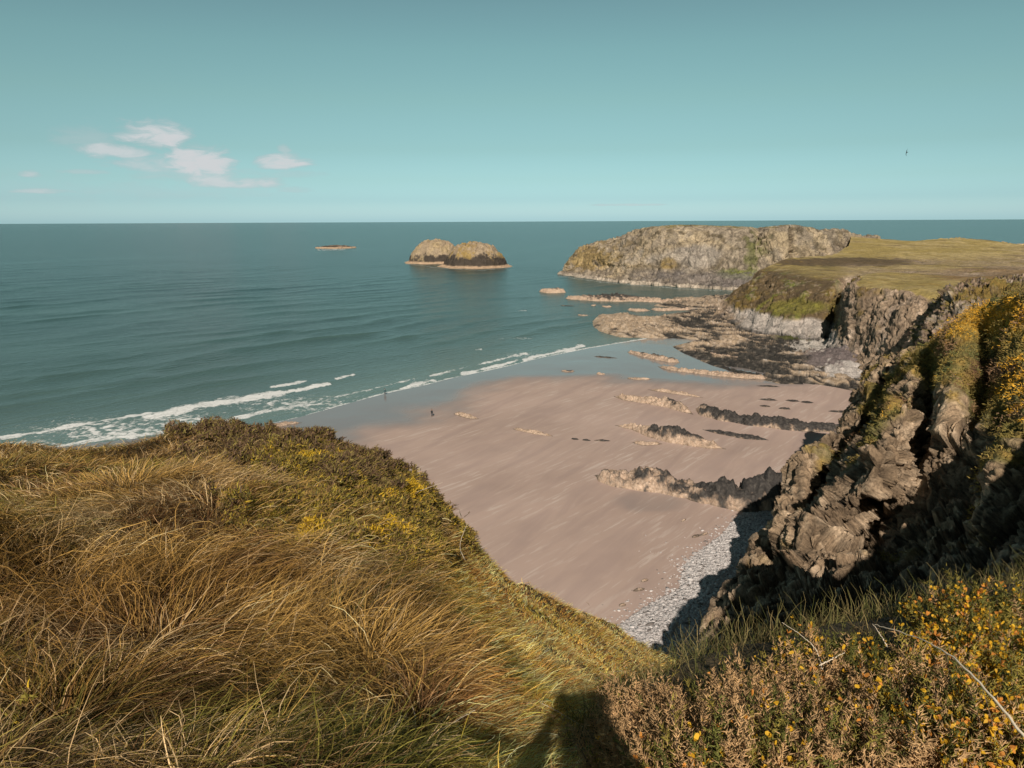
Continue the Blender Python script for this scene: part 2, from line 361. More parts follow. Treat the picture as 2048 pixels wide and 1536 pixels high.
# --- spur between the brown cliff and the near cliff
Kc = [
 [(1775,760,188), (1800,712,189), (1832,660,192), (1868,618,196), (1892,597,200)],
 [(1800,752,150), (1836,706,149), (1862,664,149), (1886,626,151), (1912,594,156)],
 [(1830,800,140), (1880,720,139), (1910,670,139), (1945,620,142), (1968,580,150)],
 [(1900,800,130), (1945,720,129), (1985,660,130), (2020,606,135), (2050,570,146)],
 [(2200,850,120), (2200,760,120), (2200,680,122), (2200,610,126), (2200,560,138)]]
R = cols_to_rows(Kc); R = [R[0]+[0, -2, -16]] + R + back(R[-1], [(12, .2), (30, -3), (60, -9)])
A = loft(R, 360, 300); n = normals(A); n *= np.sign(n[120, 200] @ C(0, -1, .3))
A = rock_disp(A, n, .06, 1.6, 71); A, BT = blocks(A, n, [(5, 1.1), (2, .4)], 73); A = rock_disp(A, n, .2, .9, 75, strata=(.4, .8, (.8, .2, .5)))
px, py = toPix(A); n2 = normals(A); n2 *= np.sign((n2*n).sum(-1, keepdims=True)); q = fbm(A*.08, 4, 73); q2 = fbm(A*.3, 4, 78)
col = mixc(np.broadcast_to(C(.30, .21, .15), A.shape), PALE*.85, sstep(0, .5, q2+q*.5))
col = col*BT[..., None]
col = mixc(col, OCH*.7, sstep(.2, .6, q+n2[..., 2]*.5-.2))
col = mixc(col, GRASS, sstep(.75, .9, n2[..., 2]))
sp_ = mesh_np('rocky_spur', A, gridfaces(*A.shape[:2]), M_far, col, smooth=False); tag(sp_, kind='structure')

# --- near right cliff round the cove
Nr = [
 [(1250,1500,20), (1330,1480,18), (1420,1470,16), (1500,1480,14.5), (1600,1500,13), (1750,1510,11), (1900,1520,9.5), (2060,1540,8), (2500,1600,6.5)],
 [(1410,1400,30), (1440,1405,26), (1490,1410,22), (1580,1415,19), (1700,1410,16.5), (1850,1430,13.5), (1960,1445,12), (2060,1455,11), (2500,1500,8.5)],
 [(1440,1250,46), (1485,1268,42), (1560,1285,36), (1650,1305,31), (1760,1320,27), (1860,1330,24), (1960,1340,21), (2060,1350,18.5), (2500,1400,13)],
 [(1455,1195,49), (1505,1188,49), (1560,1190,47), (1640,1180,45), (1760,1180,42), (1860,1190,36), (1960,1200,31), (2060,1205,27), (2500,1250,19)],
 [(1528,1097,63), (1546,1112,62), (1566,1110,70), (1622,1068,54), (1725,1085,60), (1850,1100,46), (1960,1100,41), (2060,1110,33), (2500,1150,23)],
 [(1575,1025,77), (1588,1020,76), (1602,1034,95), (1695,1010,56), (1745,1035,69), (1800,1030,57), (1945,1005,52), (2060,1010,41), (2500,1000,27)],
 [(1600,945,84), (1616,938,82), (1634,950,108), (1755,925,58), (1830,930,68), (1880,900,60), (1960,890,57), (2060,870,48), (2500,780,34)],
 [(1690,868,96), (1706,862,94), (1722,870,120), (1790,850,66), (1850,850,74), (1895,820,62), (1970,800,66), (2060,780,54), (2500,620,38)],
 [(1716,785,112), (1748,775,105), (1778,782,111), (1825,765,80), (1868,757,84), (1905,740,68), (1980,710,73), (2060,690,62), (2500,520,42)],
 [(1748,748,118), (1772,736,112), (1800,728,112), (1832,712,91), (1872,690,90), (1905,657,80), (1965,615,81), (2060,587,70), (2500,470,44)]]
R = [np.array([PY(*c) for c in r]) for r in Nr]
R[0][:, 2] -= 6
ex = [(2160,1600,8), (2160,1480,10), (2160,1380,17), (2160,1210,25), (2160,1110,31), (2160,1005,40), (2160,860,47), (2160,765,54), (2160,670,62), (2160,570,70)]
R = [np.concatenate([r[:-1], PY(*e)[None], r[-1:]]) for r, e in zip(R, ex)]
R += back(R[-1], [(5, -.8), (14, -8), (26, -36)])
R = [np.concatenate([[r[0]+[-.5, 3, 0]]*1, r]) for r in R]
for r in R: r[0][2] = min(r[1][2]-4, 0)-2
R = [np.concatenate([[r[0]], [(r[0]*[.7, .7, .35]+r[1]*[.3, .3, .65])], r[1:]]) for r in R]
A = loft(R, 940, 820); n = normals(A); n *= np.sign(n[300, 300] @ C(0, -1, .3))
A0 = A
px_, py_ = toPix(A); dk_ = sstep(10, 45, A[..., 1])*(1-.55*sstep(1800, 1900, px_)*sstep(900, 800, py_))*(.3+.7*sstep(.06, .26, np.linspace(0, 1, A.shape[1]))[None])
A = rock_disp(A, n*dk_[..., None], .05, 1.5, 81); A, BT = blocks(A, n, [(6, 1.05), (2.4, .8), (.9, .3)], 83, dk_)
A = A + n*(ridged(A*1.1, 4, 90)*.16*dk_)[..., None]
px, py = toPix(A); n2 = normals(A); n2 *= np.sign((n2*n).sum(-1, keepdims=True))
q = fbm(A*.09, 4, 93); q2 = fbm(A*.35, 4, 98); q3 = fbm(A*1.3, 3, 99)
rockc = mixc(np.broadcast_to(C(.27, .19, .12), A.shape), C(.46, .345, .235), sstep(-.2, .5, q2+.5*q3))
vg = np.clip(sstep(.15, .55, q*.9+q2*.4 + (blob(px, py, 1985, 660, 140, 120)*1.2 + blob(px, py, 1760, 800, 55, 80)*.75 + blob(px, py, 2020, 800, 110, 90)*.9 + blob(px, py, 1870, 740, 60, 50)*.6) - .1), 0, 1)*sstep(1300, 1150, py)
vegc = mixc(np.broadcast_to(C(.16,.14,.05), A.shape), OCH*1.0, sstep(-.2, .4, q2))
vegc = mixc(vegc, GORSE*1.1, sstep(.35, .7, blob(px, py, 2000, 640, 110, 50)+q2*.5-q*.2))
vegc = mixc(vegc, C(.16, .085, .045), sstep(.4, .8, blob(px, py, 1990, 740, 70, 40)+q2*.3))
col = mixc(rockc*BT[..., None], vegc, vg)
nc = mesh_np('cove_cliff', A, gridfaces(*A.shape[:2]), M_near, col, smooth=False); tag(nc, kind='structure')
NEAR = (A, n2, vg, px, py)

# --- foreground slope (left knoll and the grassy gully side)
def lastfar(): pass
Fc = [
 [(-900,1700,1.6), (-900,1536,2.2), (-900,1300,3.3), (-900,1100,5), (-900,990,7.4), (-900,900,12)],
 [(-300,1700,1.4), (-300,1536,2.1), (-300,1300,3.1), (-300,1100,4.7), (-300,985,7.2), (-300,895,12)],
 [(60,1700,1.3), (60,1536,2.1), (60,1300,3.2), (60,1100,4.8), (60,975,7.4), (60,892,11.8)],
 [(260,1700,1.3), (260,1536,2.1), (260,1300,3.2), (260,1100,4.9), (250,975,7.5), (230,893,12.2)],
 [(400,1700,1.3), (400,1536,2.1), (400,1300,3.25), (400,1100,5.0), (400,970,7.6), (395,868,12.6)],
 [(640,1700,1.3), (640,1536,2.2), (640,1310,3.4), (640,1120,5.4), (640,990,8), (635,882,12.6)],
 [(780,1700,1.4), (800,1536,2.3), (810,1330,3.7), (820,1170,5.8), (825,1060,8.3), (815,962,12)],
 [(880,1700,1.4), (910,1536,2.4), (925,1355,4.1), (935,1235,6.5), (938,1150,9.2), (925,1070,13)],
 [(960,1700,1.5), (1010,1536,2.6), (1025,1400,4.5), (1032,1300,7.3), (1036,1235,10.3), (1030,1175,14)],
 [(1060,1700,1.6), (1125,1536,2.8), (1150,1445,4.7), (1168,1370,7.6), (1185,1305,11), (1195,1245,16)],
 [(1170,1700,1.7), (1230,1545,3.0), (1265,1480,4.9), (1295,1420,8.4), (1320,1368,12.5), (1338,1332,18)],
 [(1300,1750,1.9), (1350,1600,3.6), (1400,1540,7), (1440,1480,11), (1480,1440,16), (1510,1420,22)]]
R = cols_to_rows(Fc)
pre = []
for yy in (-40, -12, -3, -.3):
    r = R[0].copy(); r[:, 0] = R[0][:, 0]*(1 if yy > -5 else 2.5) + (0 if yy > -5 else 0); r[:, 1] = yy; r[:, 2] = 43.42 + .01*abs(yy); pre.append(r)
R0 = R
R = pre + R0 + back(R0[-1], [(.8, -.5), (2.5, -3.4), (7, -13), (18, -44)])
A = loft(R, 520, 620); n = normals(A); n *= np.sign(n[..., 2:3]+1e-9)
yy = A[..., 1]
bumpz = fbm(A*.55, 4, 101)*.22*sstep(.5, 6, yy) + fbm(A*2.3, 3, 105)*.05*sstep(0, 2, yy)
A[..., 2] += bumpz
px, py = toPix(A); n = normals(A); n *= np.sign(n[..., 2:3]+1e-9)
q = fbm(A*1.2, 4, 107)
col = mixc(np.broadcast_to(C(.045, .034, .016), A.shape), C(.10, .072, .035), sstep(-.3, .4, q))
fg = mesh_np('grass_slope', A, gridfaces(*A.shape[:2]), M_soil, col); tag(fg, kind='structure')
FG = (A, n, px, py)

# --- clifftop the camera stands on, running off to the right; its rim shades the cove
rim = np.array([(.1,2.2,42.7),(.37,2.75,42.85),(.6,3.0,42.9),(.95,3.2,42.98),(1.6,3.4,43.0),(2.3,3.6,43.0),(2.9,3.8,43),(4.3,4.6,43.05),(7,6.8,43),(11,9.8,43),(15.7,12.9,43),(24.8,20.9,43),(30,27.5,43.1),(33,31.5,43.3),(38,38,43.6),(52,50,43.8)])
rim2 = loft([rim, rim+[0, 0, .01]], 60, 2)[0]
outw = np.array([-.66, .75, 0])
R = []
for o_, dz in ((-60, .6), (-20, .6), (-6, .5), (-2, .4), (-.7, .28), (-.25, .12), (0, 0), (.25, -.25), (.9, -1.3), (2.2, -4), (5, -9), (11, -20), (24, -44)):
    r = rim2 + outw*o_; r[:, 2] = rim2[:, 2] + dz; R.append(r)
A = loft(R, 500, 300); n = normals(A); n *= np.sign(n[..., 2:3]+1e-9)
A = A + n*(fbm(A*.5, 5, 111)*.35 + fbm(A*3, 3, 115)*.05)[..., None]*sstep(1.5, 6, np.hypot(A[..., 0], A[..., 1]))[..., None]
col = mixc(np.broadcast_to(C(.05, .036, .02), A.shape), C(.10, .075, .04), sstep(-.3, .4, fbm(A*1.5, 4, 117)))
ct = mesh_np('clifftop_edge', A, gridfaces(*A.shape[:2]), M_soil, col); tag(ct, kind='structure')
CT = (A, n)
# fin added beyond the clifftop rim, shaped to shade the foot of the cove
fin = np.array([(8.0, 6.6), (9.2, 9.2), (11.2, 12.6), (13.1, 17.0), (14.35, 20.1), (15.4, 20.8), (16.8, 19.4), (18, 15), (19, 11)], float); fin = np.concatenate([fin, fin[:1]])
fc_ = np.array([15.3, 14.]); R = []
for z_, k_ in ((8, .9), (22, .92), (34, .97), (41, 1.0), (42.8, .97), (43.2, .8), (43.4, .3), (43.4, .01)):
    R.append(np.c_[fc_+(fin-fc_)*k_+[(43-z_)*.12, 0], np.full(len(fin), z_)])
A = loft(R, 160, 160, True); n = normals(A); n *= np.sign((n[..., :2]*(A[..., :2]-fc_)).sum(-1).mean()); A = A + n*(ridged(A*.5, 5, 119)*.5-.35)[..., None]
fn_ = mesh_np('added_shade_fin', A, gridfaces(*A.shape[:2]), M_near, np.broadcast_to(C(.2, .15, .1), A.shape), smooth=False); tag(fn_, kind='structure')

# ------------------------------------------------------------------ shoreline, beach and sea
SH = [(-1500, 1250), (-600, 1020), (-300, 955), (0, 905), (150, 890), (300, 874), (420, 864), (520, 852), (600, 834), (700, 806), (770, 787), (850, 770), (900, 757), (1000, 736), (1080, 716), (1180, 696), (1290, 678), (1345, 668), (1420, 652), (1500, 640), (1700, 630), (2400, 600)]
SHW = np.array([PZ(a, b, 0.)[:2] for a, b in SH])
def sdist(P2, L):
    best = np.full(P2.shape[:-1], 1e9); sg = np.ones(P2.shape[:-1])
    for a, b in zip(L[:-1], L[1:]):
        ab = b-a; t = np.clip(((P2-a) @ ab)/(ab @ ab), 0, 1); dv = P2-(a+t[..., None]*ab); d = np.hypot(dv[..., 0], dv[..., 1])
        cr = ab[0]*(P2[..., 1]-a[1])-ab[1]*(P2[..., 0]-a[0])
        m = d < best; best = np.where(m, d, best); sg = np.where(m, np.where(cr < 0, 1., -1.), sg)
    return best*sg          # + on the beach side
def zsand(xy):
    d = sdist(xy, SHW); return np.where(d > 0, 1.6*(1-np.exp(-np.maximum(d, 0)/70)), d*.03)
def PS(px, py, dz=0.):
    z = .5
    for k in range(4):
        p = PZ(px, py, z); z = float(zsand(p[None, :2])[0])+dz
    return p
gx, gy = np.meshgrid(np.arange(-600, 2500, 5.), np.r_[np.arange(590, 700, 1.5), np.arange(700, 1000, 2.), np.arange(1000, 1800, 5.)])
B = PZ(gx, gy, .8); d = sdist(B[..., :2], SHW); B[..., 2] = zsand(B[..., :2]) + fbm(B*.06, 3, 121)*.10*sstep(2, 12, d)
WET = [(-300, 1200), (500, 950), (640, 888), (730, 872), (830, 838), (900, 803), (960, 780), (1010, 762), (1080, 755), (1200, 757), (1300, 762), (1450, 773), (1560, 772), (1640, 760), (1700, 740)]
WW = np.array([PZ(a, b, .8)[:2] for a, b in WET]); dw = sdist(B[..., :2], WW)
wet = sstep(9, -9, dw + fbm(B*.05, 4, 123)*9)
pxs, pys = gx, gy
wet = np.maximum(wet, .38*sstep(.45, .9, blob(gx, gy, 1300, 1010, 110, 28)*1.1 + .35*fbm(B*.09, 3, 124)))
m, nt, b, P = newmat('wet_and_dry_sand')
wa = attr(nt, 'wet').outputs['Fac']
def rotmap(nt, vec, ang, scale):
    n1 = nt.nodes.new('ShaderNodeMapping'); n1.vector_type = 'TEXTURE'; n1.inputs['Rotation'].default_value = (0, 0, ang); n1.inputs['Scale'].default_value = scale
    nt.links.new(vec, n1.inputs[0]); return n1.outputs[0]
ang = math.atan2(.765, .644)
v1 = rotmap(nt, P, ang, (7, .7, 1)); v2 = rotmap(nt, P, ang+.15, (22, 3.5, 1))
s1 = pos_noise(nt, 1.0, 5, .6, v1, .5); s2 = pos_noise(nt, 1.0, 4, .55, v2, .6); s3 = pos_noise(nt, .035, 4, .5, P); s4 = pos_noise(nt, 6, 4, .6, P)
base = ramp(nt, s3, [(.3, (.395, .29, .242)), (.7, (.50, .372, .315))])
st = ramp(nt, s1, [(.53, (0, 0, 0)), (.61, (.75,)*3)]); stm = ramp(nt, s2, [(.44, (0, 0, 0)), (.62, (1,)*3)])
stx = mathn(nt, 'MULTIPLY', st, stm)
base = mixn(nt, stx, base, (.56, .46, .40))
dk = ramp(nt, s2, [(.36, (.90, .90, .92)), (.52, (1,)*3)]); base = mixn(nt, 1., base, dk, 'MULTIPLY')
wc = mixn(nt, wa, base, (.24, .21, .20)); nt.links.new(wc, b.inputs['Base Color'])
ro = nt.nodes.new('ShaderNodeMapRange'); nt.links.new(wa, ro.inputs[0]); ro.inputs[3].default_value = .75; ro.inputs[4].default_value = .12; nt.links.new(ro.outputs[0], b.inputs['Roughness'])
b.inputs['IOR'].default_value = 1.38
bn = nt.nodes.new('ShaderNodeBump'); bn.inputs['Distance'].default_value = .05; bn.inputs['Strength'].default_value = .35; nt.links.new(s1, bn.inputs['Height']); nt.links.new(bn.outputs[0], b.inputs['Normal'])
sand = mesh_np('beach', B, gridfaces(*B.shape[:2]), m, attrs={'wet': wet}); tag(sand, kind='structure')

# sea: one sheet to the horizon, tessellated finely near the shore
gyv = np.r_[443.2, 444, 445, np.arange(446, 480, 1.0), np.arange(480, 700, .8), np.arange(700, 960, 1.2), np.arange(960, 1400, 8)]
gx, gy = np.meshgrid(np.r_[-3000, -2000, -1400, np.arange(-1000, -100, 12.), np.arange(-100, 1700, 2.4), np.arange(1700, 2600, 12.), 3200, 4500], gyv)
v2_ = (gy-768); gyl = gy - (gx-1024)*ROLL       # follow the tilted horizon
gyl = np.maximum(gyl, 442.6-(gx-1024)*ROLL)
W_ = PZ(gx, gyl, 0.)
d = -sdist(W_[..., :2], SHW)      # metres out to sea
kx, ky = .765, -.644
u = W_[..., 0]*kx + W_[..., 1]*ky
cell = np.gradient(W_[..., 1], axis=0).clip(-1e5, -0)*-1; cell = np.abs(np.gradient(W_[..., 1], axis=0))
hgt = 0
P3 = W_*[1, 1, 0]
along = W_[..., 0]*.644 + W_[..., 1]*.765
for L, a, s in ((26, .40, 1), (17, .22, 2), (41, .35, 3), (9, .08, 4)):
    ph = u/L*2*math.pi + 9*fbm(P3*.006, 4, 130+s) + s
    mod = sstep(-.3, .5, fbm(np.stack([u*.01, along*.007, 0*u+s], -1), 2, 140+s))
    hgt = hgt + a*mod*(np.exp(1.6*(np.sin(ph)-1))*1.8-.6)*sstep(L*.5, L*.16, cell)*sstep(1500, 260, W_[..., 1])
hgt = hgt*sstep(0, 45, d)*.75
W_[..., 2] = np.where(d > 0, hgt, d*.0) - .0
# foam
def pdist(lines, wy=1.8):
    best = np.full(gx.shape, 1e9)
    for L in lines:
        for (x0, y0), (x1, y1) in zip(L[:-1], L[1:]):
            ax, ay, bx, by = x0, y0*wy, x1, y1*wy; dx, dy = bx-ax, by-ay
            t = np.clip(((gx-ax)*dx+(gyl*wy-ay)*dy)/(dx*dx+dy*dy), 0, 1)
            best = np.minimum(best, np.hypot(gx-ax-t*dx, gyl*wy-ay-t*dy))
    return best
fn = fbm(W_*.12, 4, 151); fn2 = fbm(W_*[.5, .5, 0], 4, 152)
edge = [(500, 859), (600, 834), (700, 806), (770, 787), (850, 770), (900, 757), (1000, 736), (1080, 716), (1180, 696), (1290, 678)]
foam = sstep(4.6, 1.6, pdist([edge])+fn*3.5)*.8
foam = np.maximum(foam, sstep(7.5, 2, pdist([[(805, 778), (830, 768), (870, 760)], [(925, 748), (985, 734), (1032, 722)], [(1050, 719), (1120, 703), (1165, 691)]])+fn*7+fn2*3))
foam = np.maximum(foam, sstep(5, 2, pdist([[(600, 843), (650, 822), (740, 796)], [(775, 798), (840, 782)]])+fn*3)*.8)
foam = np.maximum(foam, sstep(17, 3, pdist([[(290, 836), (350, 824), (420, 808), (500, 795), (560, 787)]])+fn*11+fn2*5))
foam = np.maximum(foam, sstep(6.5, 2, pdist([[(560, 786), (610, 777), (658, 768)], [(545, 775), (612, 762)], [(676, 758), (707, 750)]])+fn*7+fn2*3))
foam = np.maximum(foam, sstep(7, 2, pdist([[(-100, 892), (30, 872), (90, 862), (200, 842), (300, 828)]])+fn*8+fn2*4)*.95)
foam = np.maximum(foam, sstep(9, 3, pdist([[(-60, 925), (60, 908), (180, 880), (220, 876), (420, 856), (470, 838), (530, 822)]])+fn*5)*.8)
wash = np.maximum.reduce([blob(gx, gyl, 230, 862, 150, 24), blob(gx, gyl, 370, 842, 90, 16), .72*blob(gx, gyl, 600, 808, 150, 18), .45*blob(gx, gyl, 860, 762, 60, 8), .5*blob(gx, gyl, 1060, 710, 60, 8), .8*blob(gx, gyl, 60, 895, 130, 16)])
foam = np.maximum(foam, wash*(.66+1.1*fn2))
foam = np.maximum(foam, sstep(3, 1, pdist([[(1036, 622), (1050, 621)], [(953, 700), (962, 699)], [(636, 500), (690, 499)]])+fn*4)*.6)
foam = np.maximum(foam, sstep(5, 1, pdist([[(1000, 678), (1065, 676)]])+fn*4)*.3)
foam = np.maximum(foam, sstep(3.2, .5, pdist([[(1120, 552), (1200, 564), (1330, 575), (1480, 584)], [(812, 527), (880, 536), (960, 541), (1014, 536)]])+fn*2)*.35)
foam = np.maximum(foam, sstep(3.5, 1, pdist([[(420, 848), (520, 827), (640, 801), (740, 779), (830, 757)], [(860, 752), (930, 735), (1000, 719), (1050, 707)]])+fn*5+fn2*2)*.75)
slick = sstep(9, 1, pdist([[(0, 527), (200, 518), (420, 511), (600, 503), (800, 497)], [(1010, 530), (1120, 515), (1180, 508)], [(950, 515), (1130, 490)]], 2.5)+fn*6)
shal = np.clip(np.exp(-np.maximum(d, 0)/16) + .5*np.exp(-np.maximum(d, 0)/190), 0, 1)
m, nt, b, P = newmat('sea_water')
fo = attr(nt, 'foam').outputs['Fac']; sh = attr(nt, 'shallow').outputs['Fac']; sk = attr(nt, 'slick').outputs['Fac']
wv = rotmap(nt, P, ang, (3.2, 1, 1)); wv2 = rotmap(nt, P, ang-.25, (60, 14, 1)); wv3 = rotmap(nt, P, .1, (420, 60, 1))
n1 = pos_noise(nt, .55, 5, .6, wv, .3); n2_ = pos_noise(nt, 1., 4, .55, wv2); n3 = pos_noise(nt, 1., 4, .55, wv3)
deep = ramp(nt, n3, [(.3, (.016, .050, .049)), (.7, (.032, .082, .077))])
deep = mixn(nt, mathn(nt, 'MULTIPLY', sk, .5), deep, (.05, .12, .12))
cc = mixn(nt, sh, deep, (.13, .19, .17))
n4 = pos_noise(nt, 1.6, 5, .7, rotmap(nt, P, ang, (1.8, 1, 1)), .6); n5 = pos_noise(nt, .3, 4, .6, P)
th = mathn(nt, 'SUBTRACT', mathn(nt, 'ADD', fo, mathn(nt, 'MULTIPLY', mathn(nt, 'SUBTRACT', mathn(nt, 'ADD', mathn(nt, 'MULTIPLY', n4, .7), mathn(nt, 'MULTIPLY', n5, .3)), .5), 4.0)), .42)
fm = mathn(nt, 'MULTIPLY', th, 2.6, True); fm = mathn(nt, 'MULTIPLY', fm, mathn(nt, 'MULTIPLY', fo, 6., True))
cc = mixn(nt, fm, cc, (.74, .75, .74)); nt.links.new(cc, b.inputs['Base Color'])
rr = nt.nodes.new('ShaderNodeMapRange'); nt.links.new(fm, rr.inputs[0]); rr.inputs[3].default_value = .22; rr.inputs[4].default_value = .8; nt.links.new(rr.outputs[0], b.inputs['Roughness'])
b.inputs['IOR'].default_value = 1.33; b.inputs['Specular IOR Level'].default_value = .42
b1 = nt.nodes.new('ShaderNodeBump'); b1.inputs['Distance'].default_value = .8; b1.inputs['Strength'].default_value = .8; nt.links.new(n1, b1.inputs['Height'])
b2 = nt.nodes.new('ShaderNodeBump'); b2.inputs['Distance'].default_value = 1.6; b2.inputs['Strength'].default_value = .6; nt.links.new(n2_, b2.inputs['Height']); nt.links.new(b2.outputs[0], b1.inputs['Normal'])
nt.links.new(b1.outputs[0], b.inputs['Normal'])
sea = mesh_np('sea', W_, gridfaces(*W_.shape[:2]), m, attrs={'foam': foam, 'shallow': shal, 'slick': slick}); tag(sea, kind='structure')
sb = mesh_np('seabed', np.array([(-60000, -3000, -6), (60000, -3000, -6), (60000, 3000, -6), (-60000, 3000, -6)], float), np.array([[0, 1, 2, 3]]), mat_plain('seabed_sand', (.1, .1, .08), sc=.01)); tag(sb, kind='structure')

# ------------------------------------------------------------------ islets
def islet(name, px0, px1, pyb, pytop, Ydepth, label, seed, darkz, tipcol, pw=2.6, skirt=1.12, group=None, peak=0., nseg=150):
    c0 = PZ((px0+px1)/2, pyb, 0.); rx = float(PZ(px1, pyb, 0.)[0]-PZ(px0, pyb, 0.)[0])/2; ry = Ydepth
    cx, cy = c0[0], c0[1]+ry
    zt = float(PY((px0+px1)/2, pytop, cy)[2]); 
    g = np.linspace(-1.35, 1.35, nseg*2); X, Y = np.meshgrid(g, g); th = np.arctan2(Y, X)
    wob = .10*fbm(np.stack([np.cos(th)*1.7, np.sin(th)*1.7, 0*th+seed], -1), 3, seed)
    r = np.hypot(X, Y)*(1+wob)
    xx = np.abs(X-peak*(1-r))
    h = np.clip(1-r**pw, -1, 1); h = np.where(h > 0, h**.72, h*.25)*zt
    Pn = np.stack([cx+X*rx, cy+Y*ry, h], -1)
    amp = min(1, zt/20)
    bv, be = vcell(Pn/np.array([9., 9., 6.]), seed); h = h + ((bv-.5)*3.0-1.2*sstep(.15, 0, be))*amp*np.clip(h/zt, 0, 1)
    h = h + (ridged(Pn*.05, 5, seed+3)-.4)*4.5*amp*np.clip(h/zt+.15, 0, 1) + fbm(Pn*.3, 4, seed+5)*1.2*amp
    sk = sstep(1.0+2*(skirt-1), 1.0, r)*1.7*(.6+.8*fbm(Pn*.15, 3, seed+7)+.3); h = np.maximum(h, sk*np.where(r < skirt+.1, 1, 0)-.3*(r > 1.05))
    h = np.where(r > skirt+.12, -2, h); Pn[..., 2] = h
    q = fbm(Pn*.08, 4, seed+11); q2 = fbm(Pn*.35, 3, seed+12)
    col = mixc(np.broadcast_to(TAN*1.0, Pn.shape), tipcol, sstep(-.2, .4, q+q2*.4))
    col = mixc(col, C(.05, .04, .035), sstep(.78, .96, ridged(Pn*.12, 4, seed+15))*.6)
    col = mixc(col, C(.045, .036, .03), sstep(darkz+2.5, darkz-1.5, h+q*7+q2*3)*.95)
    col = mixc(col, C(.47, .33, .22), sstep(2.3, 1.5, h+q2*.5))
    o = mesh_np(name, Pn-[cx, cy, 0], gridfaces(*Pn.shape[:2]), M_far, col, smooth=False); o.location = (cx, cy, 0)
    return tag(o, label, 'islet', group)
islet('islet', 812, 922, 528, 483.5, 30, 'left of the two domed sea islets, paler tan rock with a rounded top', 200, 6.5, C(.36, .27, .16), pw=3.2, group='pair of domed islets offshore')
islet('islet', 884, 1014, 537, 487.5, 34, 'right of the two domed sea islets, ochre topped with a dark band round its foot', 230, 9.5, C(.30, .205, .075), pw=2.6, group='pair of domed islets offshore')
islet('skerry', 630, 700, 497, 490.5, 22, 'low flat skerry far out at sea, left of the two domed islets', 260, 3.2, C(.30, .21, .16), pw=2, skirt=1.0)

# ------------------------------------------------------------------ rocks on the beach: ribs following a traced spine
def rib(pts, label, tone, seed, name='rock_rib', group='rock ribs lying on the sand', asym=.0, z0=None, cat='rock'):
    """pts: (px, py of the visible foot, half width m, height m). tone: 0 pale, 1 dark, or fn"""
    K = [(PS(a, b) if z0 is None else PZ(a, b, z0)) for a, b, _, _ in pts]; K = np.array(K)
    wv_ = np.array([p[2] for p in pts]); hv = np.array([p[3] for p in pts])
    if z0 is None: K[:, 2] = zsand(K[:, :2])
    # the traced line is the near foot: move the spine back by half the width
    dirn = K[:, :2]/np.linalg.norm(K[:, :2], axis=1, keepdims=True); K[:, :2] += dirn*(wv_*.8)[:, None]
    L = np.r_[0, np.cumsum(np.linalg.norm(np.diff(K[:, :2], axis=0), axis=1))]
    N = int(np.clip(L[-1]/.22, 40, 420)); t = np.linspace(0, L[-1], N)
    cx = np.interp(t, L, K[:, 0]); cy = np.interp(t, L, K[:, 1]); cz = np.interp(t, L, K[:, 2]); w_ = np.interp(t, L, wv_); h_ = np.interp(t, L, hv)
    T = np.stack([np.gradient(cx), np.gradient(cy)], -1); T /= np.linalg.norm(T, axis=1, keepdims=True)
    for _ in range(3): T[1:-1] = (T[:-2]+T[1:-1]*2+T[2:])/4
    Nn = np.stack([T[:, 1], -T[:, 0]], -1)         # towards the viewer
    Mx = 56; s = np.linspace(-1.25, 1.25, Mx)
    prof = np.where(np.abs(s) < 1, (1-np.abs(s)**1.7)**.8, -.35*(np.abs(s)-1)/.25)
    wn = 1+.30*fbm(np.stack([t*.25, 0*t, 0*t+seed], -1), 3, seed)[:, None]
    hn = 1+.50*fbm(np.stack([t*.35, 0*t+5, 0*t+seed], -1), 4, seed+1)[:, None]
    endt = sstep(0, 1, np.minimum(t, L[-1]-t)/min(3., L[-1]*.18))[:, None]
    X = cx[:, None]+Nn[:, 0:1]*s*w_[:, None]*wn*(.25+.75*endt); Y = cy[:, None]+Nn[:, 1:2]*s*w_[:, None]*wn*(.25+.75*endt)
    base = prof[None]*h_[:, None]*hn*endt*.72
    Pn = np.stack([X, Y, base], -1)
    sc = .5/max(.5, w_.mean()**.5)
    body = np.clip(prof[None]*2, 0, 1)*endt
    # tilted strata make jagged crests
    rot = X*.6-Y*.8; off = X*.8+Y*.6
    st_ = ridged(np.stack([rot*.10, off*.38, base*.4+seed], -1), 3, seed+2)-.45
    hh = base + body*(st_*h_.max()*.20 + fbm(Pn*1.1, 4, seed+4)*.30*min(1, h_.max()/1.5) + (vcell(Pn @ BED.T/[.5, 1.1, 1.4], seed)[0]-.5)*.5*min(1, h_.max()/2)) 
    hh = np.where(prof[None] < 0, -.6+0*hh, hh)
    Pn[..., 2] = hh
    q = fbm(Pn*.5, 4, seed+6); q2 = fbm(Pn*2.2, 3, seed+7)
    hm = h_.max(); rel = hh/max(.8, hm)
    pale = mixc(np.broadcast_to(C(.40, .285, .205), Pn.shape), C(.50, .375, .285), sstep(-.3, .4, q2)); dark = mixc(np.broadcast_to(C(.04, .036, .034), Pn.shape), C(.085, .075, .066), sstep(-.2, .5, q2))
    tt = tone(t/L[-1])[:, None] if callable(tone) else tone      # height (relative) above which the rock is dark
    mk = sstep(-.14, .14, rel - tt + q*.5 + q2*.2)
    col = mixc(pale, dark, mk)
    col = mixc(col, C(.05, .04, .036), sstep(.82, .97, ridged(Pn*.7, 3, seed+8))*.7)
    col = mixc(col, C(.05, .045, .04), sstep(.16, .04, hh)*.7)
    Pn[..., 2] += cz[:, None]
    o0 = Pn[N//2, Mx//2].copy(); o0[2] = cz[N//2]
    o = mesh_np(name, Pn-o0, gridfaces(N, Mx), M_rock, col, smooth=False); o.location = o0
    return tag(o, label, cat, group)
